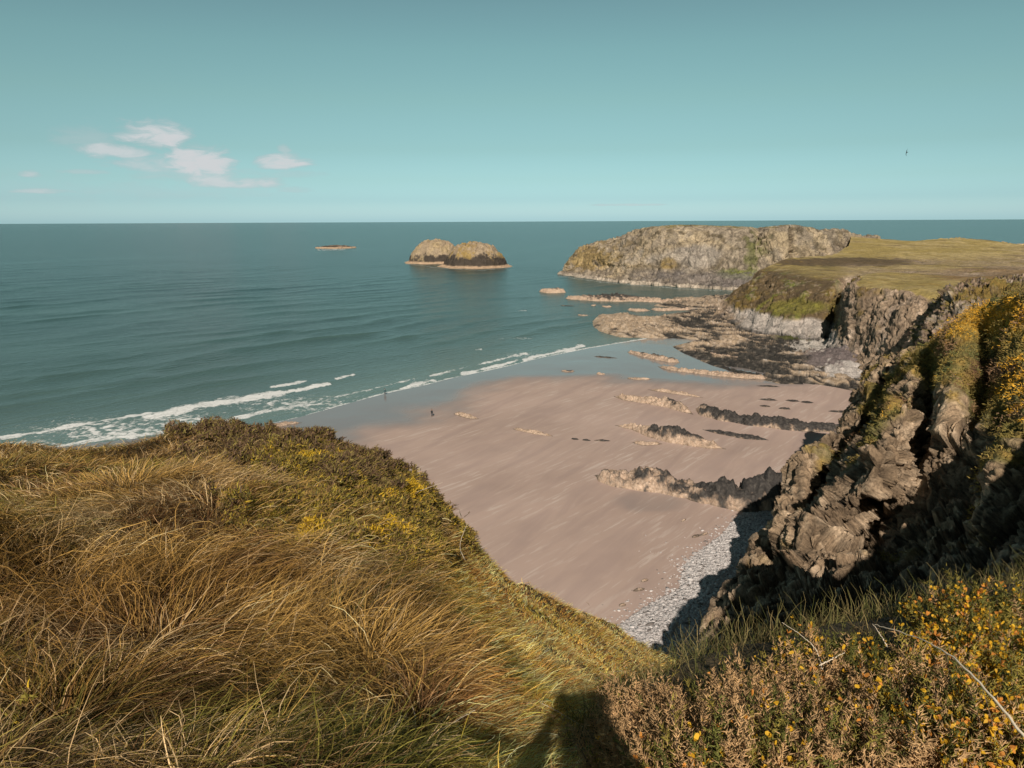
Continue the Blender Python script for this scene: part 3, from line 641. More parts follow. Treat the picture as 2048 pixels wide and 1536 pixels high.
P_ = 9.  # a tone threshold that keeps the rock pale
rib([(1192,955,1.6,1.8), (1215,966,2.2,2.4), (1260,976,2.6,2.8), (1300,982,2.9,4.2), (1335,987,2.8,3.0), (1375,996,2.6,2.0), (1410,1005,2.8,3.0), (1445,1013,3.1,4.8), (1480,1020,3.3,4.4), (1530,1021,3.6,6.2), (1590,1015,4.2,6.8), (1650,1000,4.2,7)], 'largest rock rib on the beach, dark jagged crest with a pale foot, nearest the pebbles', lambda t: np.interp(t, [0, .35, .45, 1], [.34, .26, .06, .06]), 301)
rib([(1392,818,1.0,1.6), (1415,832,1.8,2.6), (1450,842,2.0,2.6), (1500,850,2.2,2.4), (1560,858,2.4,2.8), (1610,862,2.0,2.0), (1660,864,2.0,1.6), (1715,870,3.0,2.6)], 'long black rock rib reaching the cliff, pale only at its seaward end', lambda t: np.interp(t, [0, .1, .25, 1], [.5, .5, .08, .05]), 311)
rib([(1230,852,.7,.6), (1270,860,1.0,1.1), (1300,872,1.6,2.4), (1330,882,2.0,3.9), (1365,888,1.9,3.0), (1400,894,1.6,1.8), (1430,898,1.2,1.2), (1452,900,.8,.6)], 'rock rib with a black humped crest and a pale tail pointing seaward', lambda t: np.interp(t, [0, .3, .38, 1], [3, 3, .38, .38]), 321)
rib([(1228,794,1.0,1.1), (1260,802,1.5,1.6), (1300,808,1.7,1.7), (1335,814,1.9,2.4), (1362,822,1.5,2.0), (1386,830,.8,.8)], 'pale cracked rock rib with a black patch on its hump', lambda t: np.interp(t, [0, .55, .62, .82, .88, 1], [P_, P_, .55, .55, P_, P_]), 331)
rib([(1405,860,.5,.4), (1440,868,.9,.9), (1480,876,1.0,.9), (1515,880,1.0,.8), (1542,882,.6,.4)], 'thin low black rock rib between the humped rib and the long black rib', .05, 341)
rib([(1296,780,.6,.5), (1330,785,1.0,.9), (1370,791,1.0,.8), (1410,797,.5,.4)], 'slender pale rock rib just seaward of the cracked pale one', P_, 351)
rib([(1253,757,.6,.5), (1275,760,1.0,.8), (1304,759,.6,.4)], 'small pale rock at the edge of the wet sand', P_, 361)
rib([(1264,886,.5,.4), (1290,891,.9,.8), (1324,889,.6,.5)], 'small pale rock below the humped black rib', P_, 371)
rib([(1022,858,.5,.3), (1060,866,.9,.9), (1085,871,.8,.6), (1112,875,.4,.3)], 'pale low rock lying alone in the middle of the sand', P_, 381)
g = rib([(907,828,.6,.6), (925,833,.8,1.0), (945,838,.8,.8), (958,839,.6,.7)], 'golden boulder cluster on the sand near the walking person', P_, 391)
rib([(1122,742,.6,.4), (1136,744,.8,.6), (1150,743,.6,.4)], 'small brown rock awash on the wet sand, left of a smaller one', .5, 401, group='little rocks on the wet sand')
rib([(1193,748,.5,.4), (1202,750,.7,.6), (1212,749,.5,.4)], 'smaller rusty rock on the wet sand', .9, 405, group='little rocks on the wet sand')
rib([(1188,713,.5,.3), (1212,715,.6,.35), (1236,717,.4,.25)], 'thin dark weedy ledge on the wet sand below the surf', .0, 407, group='little rocks on the wet sand')
rib([(505,866,.6,.6), (540,858,1.2,1.1), (575,850,1.0,.7), (605,846,.5,.4)], 'brown rock in the swash above the left knoll', .8, 409, group='little rocks on the wet sand')
rib([(600,870,.6,.5), (620,868,1.2,.9), (645,862,.8,.5)], 'reddish rock just above the heather of the left knoll', P_, 412, group='little rocks on the wet sand')
for i, (a, b_, c_, lab) in enumerate([(1516,799,1556,'thin dark weed ledge left of its longer neighbour'), (1570,801,1600,'dark weed ledge, broken, behind the long black rib'), (1600,804,1628,'short dark weed ledge nearest the cliff'), (1518,812,1542,'smallest dark weed ledge in front'), (1556,817,1582,'brown rounded low rock behind the long black rib'),
                                      (1655,823,1705,'dark slab at the foot of the cliff'), (1512,772,1560,'dark streak of rock at the end of the wet channel')]):
    rib([(a, b_, .35, .2), ((a+c_)/2, b_+2, .8, .45), (c_, b_+2, .35, .2)], lab, .0, 420+i, 'low_rock', 'low dark ledges on the far sand')
for i, (a, b_, c_, lab) in enumerate([(1142,878,1158,'leftmost dark clump of the weedy stones in the middle of the sand'), (1164,880,1182,'middle dark clump of the weedy stones in the middle of the sand'), (1188,881,1222,'longest dark clump of the weedy stones in the middle of the sand')]):
    rib([(a, b_, .25, .15), ((a+c_)/2, b_+1.5, .5, .3), (c_, b_+1.5, .2, .15)], lab, .0, 440+i, 'weedy_stone', 'weedy stones in the middle of the sand')
for i, (a, b_, c_, w__, lab) in enumerate([(1266,1184,1290,.45,'oblong brown stone on the sand beside the pebbles'), (1282,1165,1296,.35,'small split brown stone above the oblong one'), (1384,1076,1400,.4,'brown stone at the upper pebble edge'), (1400,1072,1416,.3,'smaller brown stone right of its neighbour at the pebble edge'), (1238,1215,1252,.4,'brown stone among scattered pebbles near the slope'), (1362,1044,1372,.2,'tiny dark stone on the rippled sand')]):
    rib([(a, b_, w__*.5, .1), ((a+c_)/2, b_-2, w__, .3), (c_, b_-6, w__*.5, .1)], lab, .35, 450+i, 'beach_stone', 'brown stones beside the pebble bank')
# shelf ribs and sea rocks
rib([(1254,704,1.0,.7), (1290,714,1.8,1.2), (1325,722,2.2,1.6), (1360,728,2.0,1.4)], 'pale rock shelf rib farthest down the wet sand', .8, 461, group='pale ribs at the edge of the rock shelf')
rib([(1316,734,.9,.6), (1350,742,1.8,1.1), (1400,748,2.0,1.2), (1450,754,2.2,1.4), (1500,758,2.2,1.3), (1545,760,1.4,.6)], 'long pale rock rib along the blue wet channel', 1.0, 465, group='pale ribs at the edge of the rock shelf')
rib([(1358,700,1.0,.6), (1400,708,1.8,1.2), (1440,716,2.0,1.4), (1490,722,2.0,1.2)], 'pale rock rib behind the first one on the shelf', .9, 469, group='pale ribs at the edge of the rock shelf')
rib([(1078,583,1.5,1.5), (1100,586,3.5,3.5), (1125,586,3.5,3.8), (1132,586,1,2)], 'small flat topped sea rock left of the long dark reef', .8, 473, 'sea_rock', 'rocks standing in the water off the shelf', z0=0.)
rib([(1130,597,2.5,1.2), (1165,600,5,2.6), (1200,602,6,4.2), (1232,603,6,5.5), (1262,602,5,3.0), (1300,604,5,2.4), (1350,606,4.5,2.2), (1400,606,4,1.8), (1450,606,3,1.2)], 'long reef in the water, black top with a pale foot and a small peak', lambda t: np.interp(t, [0, .12, .2, .5, .6, 1], [.9, .6, .33, .33, .7, .9]), 477, 'sea_rock', 'rocks standing in the water off the shelf', z0=0.)
rib([(1253,620,1.2,.8), (1275,623,2.5,1.8), (1302,622,1.2,.8)], 'pale round sea rock between the reef and the shelf, left one', 1.2, 481, 'sea_rock', 'rocks standing in the water off the shelf', z0=0.)
rib([(1300,619,1.2,.8), (1320,622,2.2,1.6), (1350,621,2.2,1.2), (1400,620,2.0,1.0)], 'pale long sea rock between the reef and the shelf, right one', 1.0, 483, 'sea_rock', 'rocks standing in the water off the shelf', z0=0.)
rib([(1204,613,.8,.6), (1214,615,1.4,1.2), (1224,614,.8,.7)], 'little rusty rock awash in front of the reef', .9, 485, 'sea_rock', 'rocks standing in the water off the shelf', z0=0.)
rib([(1182,611,.5,.4), (1187,612,.8,.8), (1192,611,.5,.4)], 'tiniest rusty rock awash in front of the reef', .9, 487, 'sea_rock', 'rocks standing in the water off the shelf', z0=0.)
rib([(1155,630,.6,.4), (1166,632,1.0,.7), (1178,631,.5,.4)], 'tiny pale rock awash off the tip of the rock shelf', .9, 489, 'sea_rock', 'rocks standing in the water off the shelf', z0=0.)
rib([(1120,611,.6,.3), (1135,612,.8,.4), (1150,612,.5,.3)], 'thin black rock barely breaking the water', .0, 491, 'sea_rock', 'rocks standing in the water off the shelf', z0=0.)

# intertidal rock shelf: strata ridges breaking through the sand
gx, gy = np.meshgrid(np.arange(1175, 1860, 1.25), np.arange(585, 800, .55))
A = PZ(gx, gy, 1.); a_ = A[..., 0]*.6-A[..., 1]*.8; o_ = A[..., 0]*.8+A[..., 1]*.6
poly = np.array([(1186, 640), (1198, 628), (1240, 624), (1300, 632), (1390, 618), (1310, 608), (1350, 596), (1450, 588), (1860, 588), (1860, 800), (1740, 790), (1640, 770), (1560, 768), (1480, 748), (1420, 728), (1370, 705), (1345, 690), (1400, 676), (1340, 672), (1240, 668), (1196, 655)], float)
def insidedist(gx, gy, poly, wy=2.0):
    best = np.full(gx.shape, 1e9); ins = np.zeros(gx.shape, bool); n_ = len(poly)
    for i in range(n_):
        x0, y0 = poly[i]; x1, y1 = poly[(i+1) % n_]
        dx, dy = x1-x0, (y1-y0)*wy; t = np.clip(((gx-x0)*dx+(gy-y0)*wy*dy)/(dx*dx+dy*dy), 0, 1)
        best = np.minimum(best, np.hypot(gx-x0-t*dx, (gy-y0)*wy-t*dy))
        c_ = ((y0 > gy) != (y1 > gy)) & (gx < (x1-x0)*(gy-y0)/(y1-y0+1e-12)+x0); ins ^= c_
    return np.where(ins, best, -best)
mk = insidedist(gx, gy, poly)
Q = np.stack([a_*.035, o_*.20, 0*a_], -1)
rg = ridged(Q + .25*fbm(A*.05, 3, 501)[..., None], 5, 503)
fine = ridged(np.stack([a_*.25, o_*.7, 0*a_], -1), 4, 507)
lowl = fbm(A*.03, 3, 509); sv_, se_ = vcell(np.stack([a_*.07, o_*.33, 0*a_], -1)+.4*fbm(A*.15, 3, 512)[..., None], 515)
h = -.9 + (rg-.15)*2.3 + (fine-.5)*.8 + lowl*.9 + (sv_-.5)*1.3 - .5*sstep(.12, 0, se_)
h = h + 1.2*blob(gx, gy, 1270, 648, 110, 18) + 1.5*blob(gx, gy, 1700, 730, 110, 45) + 3.0*blob(gx, gy, 1720, 715, 60, 18) + 1.0*blob(gx, gy, 1500, 690, 160, 14)+ .5*blob(gx, gy, 1380, 600, 120, 14)
h = h*sstep(-4, 16, mk+fbm(A*.08, 3, 511)*14) - 1.5*sstep(6, -8, mk) 
h = h + .9
zs = zsand(A[..., :2]); h = np.where(zs > 0, zs-.25+h*.9, h)
A[..., 2] = h
q = fbm(A*.12, 4, 513); q2 = fbm(A*.6, 3, 514)
rel = A[..., 2]-np.maximum(zs, 0)
pale = mixc(np.broadcast_to(C(.36, .265, .18), A.shape), C(.46, .36, .27), sstep(-.3, .4, q2))
dark = mixc(np.broadcast_to(C(.035, .032, .028), A.shape), C(.10, .085, .07), sstep(0, .5, q2))
pm = sstep(-.12, .22, q*.5 + (sv_-.5)*.35 - .25*sstep(.1, 0, se_) + (rg-.62)*.9 + .55*blob(gx, gy, 1250, 648, 90, 26)+.35*blob(gx, gy, 1420, 690, 100, 10)+.2*blob(gx, gy, 1400, 600, 200, 14) - .35*blob(gx, gy, 1500, 735, 90, 22)-.3*blob(gx, gy, 1380, 648, 60, 9)-.25*blob(gx, gy, 1560, 700, 90, 20))
col = mixc(dark, pale, pm)
col = mixc(col, C(.16, .13, .125), sstep(.3, .6, blob(gx, gy, 1680, 725, 75, 28)+q*.3))
col = mixc(col, C(.42, .38, .34), sstep(.35, .6, blob(gx, gy, 1630, 700, 48, 12)*1.0+q2*.5+q*.3))
col = mixc(col, C(.40, .36, .33), sstep(.35, .6, blob(gx, gy, 1690, 752, 50, 14)*1.0+q2*.5+q*.3))
col = mixc(col, C(.07, .075, .02), sstep(.35, .7, blob(gx, gy, 1600, 682, 60, 8)+q2*.3))
sf = mesh_np('rock_shelf', A, gridfaces(*A.shape[:2]), M_rock, col, smooth=False); tag(sf, kind='structure')

# ------------------------------------------------------------------ pebble bank
bank = np.array([(1190, 1275), (1250, 1245), (1280, 1222), (1305, 1207), (1360, 1178), (1366, 1132), (1397, 1105), (1446, 1068), (1466, 1040), (1500, 1012), (1580, 1012), (1620, 1060), (1560, 1130), (1500, 1200), (1460, 1260), (1420, 1330), (1300, 1400), (1200, 1330)], float)
N = 60000; cand = np.stack([rng.uniform(1130, 1640, N*4), rng.uniform(1000, 1400, N*4)], -1)
di = insidedist(cand[:, 0], cand[:, 1], bank, 1.0)
wgt = np.where(di > 0, 1., np.exp(di/11)*.10)*np.clip((1400/cand[:, 1])**1.0, 0, 2)
cand = cand[rng.random(N*4) < wgt][:N]
p = PZ(cand[:, 0], cand[:, 1], 1.2); p[:, 2] = zsand(p[:, :2])
din = insidedist(cand[:, 0], cand[:, 1], bank, 1.0)
p[:, 2] += np.clip(din, 0, 60)/60*.5
nP = len(p); ico = bmesh.new(); bmesh.ops.create_icosphere(ico, subdivisions=1, radius=1)
iv = np.array([v.co[:] for v in ico.verts]); iF = np.array([[v.index for v in f.verts] for f in ico.faces]); ico.free()
sz = rng.lognormal(-2.32, .42, nP); sc = np.stack([sz*rng.uniform(.9, 1.7, nP), sz*rng.uniform(.7, 1.1, nP), sz*rng.uniform(.4, .7, nP)], -1)
V = iv[None]*(1+rng.uniform(-.18, .18, (nP, len(iv), 1)))*sc[:, None]; a = rng.uniform(0, 6.28, nP); ca, sa = np.cos(a)[:, None], np.sin(a)[:, None]
V = np.stack([V[..., 0]*ca-V[..., 1]*sa, V[..., 0]*sa+V[..., 1]*ca, V[..., 2]], -1) + p[:, None]
pc = mixc(np.broadcast_to(C(.34, .31, .30), (nP, 3)), C(.60, .56, .54), rng.random(nP)); drk = rng.random(nP) < .08; pc[drk] = C(.16, .14, .13)
Fc_ = (iF[None]+np.arange(nP)[:, None, None]*len(iv)).reshape(-1, 3)
pb = mesh_np('pebbles', V, Fc_, mat_attr('pebble_stone', var=((6, .15),), rough=.8), np.repeat(pc[:, None], len(iv), 1)); tag(pb, 'bank of pale grey pebbles between the sand and the shaded cliff', kind='stuff', cat='pebbles')
# bed under the pebbles
gx, gy = np.meshgrid(np.linspace(1140, 1660, 140), np.linspace(990, 1420, 140)); A = PZ(gx, gy, 1.2); di = insidedist(gx, gy, bank, 1.0)
A[..., 2] = zsand(A[..., :2]) + np.clip(di-2, -8, 60)/60*.5 + fbm(A*1.5, 3, 521)*.05*(di > 0)-.02
bd = mesh_np('shingle_bed', A, gridfaces(*A.shape[:2]), mat_attr('shingle', var=((3, .35), (9, .4)), bump=((5, .12),)), np.broadcast_to(C(.36, .33, .30), A.shape)); tag(bd, kind='structure')

# ------------------------------------------------------------------ blades
def blades(name, base, up, lean, L, Wd, colr, mat, segs=4, curve=1.0, parent=None, tipcol=1.15):
    """ribbon blades: base (n,3), up (n,3) unit, lean (n,3) horizontal unit dir, L length, curve 0..1.5 how far it bends over"""
    n_ = len(base); L = np.broadcast_to(L, (n_,)); cu = np.broadcast_to(curve, (n_,))
    side = np.cross(up, lean); side /= np.linalg.norm(side, axis=1, keepdims=True)+1e-9
    # twist the ribbon a little so it does not vanish edge-on
    tw = rng.uniform(-.9, .9, n_)[:, None]; 
    pts = [base]; p = base.copy(); a0 = rng.uniform(.1, .35, n_)*cu
    kink = rng.normal(0, .24, (n_, segs))
    for s in range(segs):
        a = a0 + cu*(s+.5)/segs*1.35
        dr = up*np.cos(a)[:, None] + lean*np.sin(a)[:, None] + side*kink[:, s:s+1]
        p = p + dr*(L/segs)[:, None]; pts.append(p)
    pts = np.stack(pts, 1)
    wd = np.linspace(1, .25, segs+1)[None, :, None]*np.broadcast_to(Wd, (n_,))[:, None, None]
    sd = side[:, None]*np.cos(tw[:, None]) + up[:, None]*np.sin(tw[:, None])
    Lf = pts - sd*wd/2; Rt = pts + sd*wd/2
    V = np.stack([Lf, Rt], 2).reshape(n_, -1, 3)
    k = (segs+1)*2; f0 = np.array([[2*i, 2*i+1, 2*i+3, 2*i+2] for i in range(segs)])
    Fq = (f0[None]+np.arange(n_)[:, None, None]*k).reshape(-1, 4)
    cc = colr[:, None]*np.linspace(1, tipcol, k)[None, :, None]
    return mesh_np(name, V, Fq, mat, cc, smooth=True, parent=parent)
def sample(A, n, wfun, count):
    """area-weighted random points on a grid patch"""
    du = A[:-1, 1:]-A[:-1, :-1]; dv = A[1:, :-1]-A[:-1, :-1]; ar = np.linalg.norm(np.cross(du, dv), axis=-1)
    wgt = (ar*wfun[:-1, :-1]).ravel(); idx = rng.choice(len(wgt), count, p=wgt/wgt.sum()); i, j = np.divmod(idx, A.shape[1]-1)
    fu, fv = rng.random(count)[:, None], rng.random(count)[:, None]
    P_s = A[i, j]*(1-fu)*(1-fv)+A[i, j+1]*fu*(1-fv)+A[i+1, j]*(1-fu)*fv+A[i+1, j+1]*fu*fv
    return P_s, n[i, j], i, j
def hor(ang): return np.stack([np.cos(ang), np.sin(ang), 0*ang], -1)
A, n, px, py = FG
dist = np.linalg.norm(A-[0, 0, CH], axis=-1)
vis = (px > -260)*(px < 1500)*(py > 780)*(py < 1720)*(A[..., 1] > .6)
dens = vis/np.clip(dist, 1.8, 30)**1.75
dens[-40:] *= .3
# vegetation zones on the slope
zq = fbm(A*.7, 3, 601); zq2 = fbm(A*2.5, 3, 603)
heath = sstep(.35, .75, blob(px, py, 705, 1015, 210, 135)*1.25 + zq*.5 + .5*blob(px, py, 620, 925, 150, 45))
heather = sstep(.35, .7, np.maximum(blob(px, py, 740, 925, 140, 50), blob(px, py, 500, 880, 170, 28))*.95+zq2*.8+zq*.3)*sstep(320, 380, px)*sstep(1060, 1000, py)
right = sstep(820, 930, px + (py-1200)*.05 + zq*60)
def slopeblades():
    N = 400000
    P0, nn, i, j = sample(A, n, dens*(1-.85*heath)*(1-.7*heather), N)
    X, Y_ = px[i, j], py[i, j]; rt = right[i, j]
    # tussocks
    Pt, _, ti, tj = sample(A, n, vis/np.clip(dist, 1.8, 30)**1.2, 420)
    best = np.full(N, 1e9); bi = np.zeros(N, int)
    for k in range(len(Pt)):
        dd = ((P0[:, :2]-Pt[k, :2])**2).sum(1); mm = dd < best; best[mm] = dd[mm]; bi[mm] = k
    out = P0[:, :2]-Pt[bi, :2]; outa = np.arctan2(out[:, 1], out[:, 0])
    fl = fbm(P0*.35, 3, 611)
    wind = -.55 + fl*2.4
    wind = np.where(rt > .5, -1.0+fl*1.8, wind)
    ww = .55 + .35*rt
    vec = hor(wind)*ww[:, None] + hor(outa)*(1-ww)[:, None] + rng.normal(0, .36, (N, 3))*[1, 1, 0]
    for (bx, by, br) in [(590,1110,.9),(640,1250,.8),(240,985,1.3),(330,1290,.6),(120,1180,.7),(760,1330,.6),(450,1030,1.1),(480,1420,.5),(160,1450,.5),(870,1450,.5)]:
        kk = np.argmin((px-bx)**2+(py-by)**2); cc_ = A.reshape(-1, 3)[kk]; dv = P0[:, :2]-cc_[:2]; r2 = (dv**2).sum(1); w3 = 1.6*np.exp(-r2/br**2)[:, None]
        vec[:, :2] = vec[:, :2] + w3*dv/np.sqrt(r2+.01)[:, None]
    vec /= np.linalg.norm(vec, axis=1, keepdims=True)
    t_w = fbm(Pt*.9, 2, 613)[bi]
    Ln = rng.uniform(.16, .42, N)*(1-.35*rt)*(1-.35*sstep(7, 11, np.linalg.norm(P0-[0, 0, CH], axis=1)))
    dd = np.linalg.norm(P0-[0, 0, CH], axis=1)
    near = sstep(4.5, 2.5, dd); Ln = Ln*(1-.3*near)
    up = nn*.6+np.array([0, 0, 1])*.4+rng.normal(0, .12, (N, 3)); up /= np.linalg.norm(up, axis=1, keepdims=True)
    Wd = (.0026+.00055*dd)*rng.uniform(.6, 1.3, N)
    gold = C(.40, .245, .072); olive = C(.19, .17, .035); straw = C(.60, .43, .23); brown = C(.19, .10, .042); green = C(.10, .125, .035)
    t1 = fbm(P0*.5, 3, 621)+rng.normal(0, .22, N); t2 = fbm(P0*.9, 3, 623)+rng.normal(0, .25, N)
    cc = mixc(np.broadcast_to(gold, (N, 3)), olive, sstep(-.05, .45, t1+.25*near))
    cc = mixc(cc, brown, sstep(.15, .55, t2))
    cc = mixc(cc, green, sstep(.35, .7, t1+.85*blob(X, Y_, 660, 1280, 130, 110)+.9*blob(X, Y_, 230, 1060, 90, 70)-.2))
    cc = mixc(cc, straw*.85, .8*sstep(.35, .75, rt*.22+fbm(P0*.8, 2, 625)+rng.normal(0, .2, N)))
    cc = np.where((rng.random(N) < .11+.16*rt+.28*sstep(.1, .5, fbm(P0*.75, 2, 629)))[:, None], straw*rng.uniform(.8, 1.1, (N, 1)), cc)
    pk_ = sstep(.05, .45, fbm(P0*.9, 3, 627)+.25*sstep(700, 0, X)*sstep(1000, 1400, Y_)); cc = mixc(cc, cc*C(.42, .36, .30), pk_*.8*(1-rt)); lay = rng.random(N); cc = cc*(.17+1.7*lay**1.6)[:, None]*(1+1.0*rt*sstep(1000, 1150, Y_))[:, None]*(1+rt[:, None]*np.array([.10, -.05, -.30])); Ln = Ln*(.7+.4*lay)  # pockets and short blades painted darker as shade; right slope painted brighter as sunlit
    o = blades('grass', P0-nn*.01, up, vec, Ln, Wd, cc, M_blade, 5, curve=rng.uniform(.8, 1.75, N)*(1-.35*rt))
    return o
tag(slopeblades(), 'long windblown golden and olive grass covering the foreground slope', kind='stuff', cat='grass')
def heathtufts(w, count, cols, name, label, ln=(.022, .05), wd=.015, hmax=.3, fl=.0, flc=None):
    P0, nn, i, j = sample(A, n, dens*w, count)
    hump = (.45+1.3*fbm(P0*1.9, 3, 633)+.5*fbm(P0*6, 2, 634))*hmax
    dd = np.linalg.norm(P0-[0, 0, CH], axis=1)
    P0 = P0 + nn*(np.clip(hump, 0, 1)*rng.uniform(.3, 1, count)**.5)[:, None]
    cc = cols[rng.integers(0, len(cols), count)]*rng.uniform(.65, 1.3, (count, 1))
    if flc is not None:
        fw = flc(px[i, j], py[i, j], P0); isf = rng.random(count) < fw; cc[isf] = C(.62, .40, .03)*rng.uniform(.7, 1.2, (isf.sum(), 1))
    up = nn+rng.normal(0, .55, (count, 3)); up /= np.linalg.norm(up, axis=1, keepdims=True)
    o = blades(name, P0, up, hor(rng.uniform(0, 6.28, count)), rng.uniform(*ln, count)*(1+dd*.06), wd*(.6+dd*.06)*rng.uniform(.7, 1.3, count), cc, M_leaf, 2, curve=rng.uniform(.2, 1., count))
    return tag(o, label, kind='stuff', cat='heath')
def flw(X, Y_, P0):
    return np.clip(.04+ .9*sstep(.35, .8, np.maximum.reduce([blob(X, Y_, 800, 990, 55, 16), blob(X, Y_, 760, 1085, 60, 22), blob(X, Y_, 610, 1075, 30, 20), .7*blob(X, Y_, 640, 920, 90, 14)])+fbm(P0*3, 2, 641)*.5), 0, .8)
heathtufts(heath*(1-.5*heather), 210000, np.array([C(.25, .20, .035), C(.36, .27, .045), C(.09, .08, .025), C(.33, .21, .07), C(.16, .10, .04)]), 'heath_scrub', 'yellow green low heath scrub with gorse flowers on the knoll', ln=(.015, .04), wd=.012, hmax=.17, flc=flw)
heathtufts(heather, 100000, np.array([C(.13, .08, .045), C(.20, .14, .05), C(.085, .055, .035), C(.24, .19, .05), C(.20, .12, .07)]), 'heather', 'dark purplish brown heather along the skyline of the knoll', hmax=.22)
# ragged woody fringe along the right-hand skyline of the slope
fr = sstep(.25, .7, np.exp(-((np.arange(A.shape[0])[:, None]-(A.shape[0]-150))/40.)**2)*sstep(700, 780, px)*1.0+zq2*.4)
heathtufts(fr*vis*sstep(740, 800, px), 90000, np.array([C(.13, .09, .045), C(.10, .095, .03), C(.20, .15, .06), C(.07, .09, .03)]), 'slope_edge_scrub', 'ragged brown and green scrub fringing the drop to the beach', ln=(.04, .10), wd=.011, hmax=.34)

# scrub on the near cliff: tufts where the rock is vegetated
A2, n2, vg, px2, py2 = NEAR
wv_ = sstep(.35, .8, vg)*(px2 > 1650)*(px2 < 2250)*(py2 > 560)*(py2 < 1200)
P0, nn, i, j = sample(A2, n2, wv_, 130000); N = len(P0)
X, Y_ = px2[i, j], py2[i, j]; hump = fbm(P0*.45, 3, 651)
P0 = P0 + nn*(np.clip(.25+hump*1.3, 0, 1.2)*rng.random(N)**.5)[:, None]
qq = fbm(P0*.22, 3, 653)+rng.normal(0, .15, N)
cc = mixc(np.broadcast_to(C(.22, .175, .05), (N, 3)), C(.34, .24, .07), sstep(-.2, .4, qq)); cc = mixc(cc, C(.13, .145, .05), sstep(.25, .6, fbm(P0*.3, 2, 655)+.3*blob(X, Y_, 1970, 770, 40, 35)))
cc = mixc(cc, C(.27, .16, .09), sstep(.3, .7, fbm(P0*.2, 2, 657)+.6*blob(X, Y_, 2000, 740, 90, 30)))
gm = rng.random(N) < .8*sstep(.30, .75, np.maximum.reduce([blob(X, Y_, 1990, 625, 90, 26), blob(X, Y_, 1930, 665, 55, 22), blob(X, Y_, 2045, 770, 30, 70)])+fbm(P0*.5, 2, 659)*.7)
cc[gm] = C(.70, .38, .04)
cc *= rng.uniform(.7, 1.3, (N, 1))
up = nn+rng.normal(0, .6, (N, 3)); up /= np.linalg.norm(up, axis=1, keepdims=True)
tag(blades('cliff_scrub', P0, up, hor(rng.uniform(0, 6.28, N)), rng.uniform(.12, .32, N), rng.uniform(.05, .11, N), cc, M_leaf, 2, curve=rng.uniform(.2, 1, N)), 'gorse and low scrub growing over the ledges of the cove cliff', kind='stuff', cat='scrub')

# grass fringe on the clifftop rim, right of the photographer's shadow
A3, n3 = CT
px3, py3 = toPix(A3)
rr_ = (np.hypot(A3[..., 0], A3[..., 1]) < 9)*(A3[..., 1] > 1.2)
rowi = np.arange(A3.shape[0])[:, None]*np.ones(A3.shape[1])[None]
ri = int(np.argmin(np.abs(A3[:, 200, 0]-rim2[24, 0])+np.abs(A3[:, 200, 1]-rim2[24, 1])))
edge_w = np.exp(-((A3[..., 2]-42.8)/.2)**2)*rr_
P0, nn, i, j = sample(A3, n3, edge_w, 5200); N = len(P0)
up = np.array([0, .12, 1])+rng.normal(0, .22, (N, 3)); up /= np.linalg.norm(up, axis=1, keepdims=True)
cc = mixc(np.broadcast_to(C(.12, .13, .035), (N, 3)), C(.36, .27, .12), rng.random(N)**1.5)
tag(blades('rim_grass', P0, up, hor(rng.uniform(0, 6.28, N)), rng.uniform(.07, .24, N), rng.uniform(.0025, .0045, N), cc, M_blade, 5, curve=rng.uniform(.2, .9, N)), 'fringe of upright green grass along the clifftop rim behind the gorse', kind='stuff', cat='grass')
rr2 = (np.hypot(A3[..., 0], A3[..., 1]) < 8)*(A3[..., 2] > 42.6)*(A3[..., 1] > .8)
P0, nn, i, j = sample(A3, n3, rr2*1., 9000); N = len(P0)
up = np.array([0, 0, 1])+rng.normal(0, .35, (N, 3)); up /= np.linalg.norm(up, axis=1, keepdims=True)
cc = mixc(np.broadcast_to(C(.05, .05, .02), (N, 3)), C(.16, .11, .05), rng.random(N))
tag(blades('clifftop_turf', P0, up, hor(rng.uniform(0, 6.28, N)), rng.uniform(.06, .16, N), rng.uniform(.003, .005, N), cc, M_blade, 4, curve=rng.uniform(.4, 1.2, N)), 'dark low turf beneath the gorse bushes', kind='stuff', cat='grass')

# ------------------------------------------------------------------ gorse bushes in the right foreground
M_spine = mat_attr('gorse_spines', rough=.7, var=((30, .2),), trans=.15, spec=.25)
M_flower = mat_attr('gorse_petals', rough=.55, var=((40, .12),), trans=.3, spec=.2)
M_stem = mat_plain('gorse_stem', (.10, .065, .04), sc=60)
def tube(path, rad, k=6):
    path = np.array(path, float); n_ = len(path); T = np.gradient(path, axis=0); T /= np.linalg.norm(T, axis=1, keepdims=True)+1e-9
    ref = np.array([.3, .2, .93]); u_ = np.cross(T, ref); u_ /= np.linalg.norm(u_, axis=1, keepdims=True)+1e-9; v_ = np.cross(T, u_)
    a = np.linspace(0, 2*math.pi, k, endpoint=False); rad = np.broadcast_to(rad, (n_,))
    V = path[:, None]+(u_[:, None]*np.cos(a)[None, :, None]+v_[:, None]*np.sin(a)[None, :, None])*rad[:, None, None]
    f = []
    for i in range(n_-1):
        for j in range(k): f.append((i*k+j, i*k+(j+1) % k, (i+1)*k+(j+1) % k, (i+1)*k+j))
    return V.reshape(-1, 3), np.array(f)
def merge(parts):
    V, F_, o_ = [], [], 0
    for v, f in parts: V.append(v); F_.append(f+o_); o_ += len(v)
    return np.concatenate(V), np.concatenate(F_)
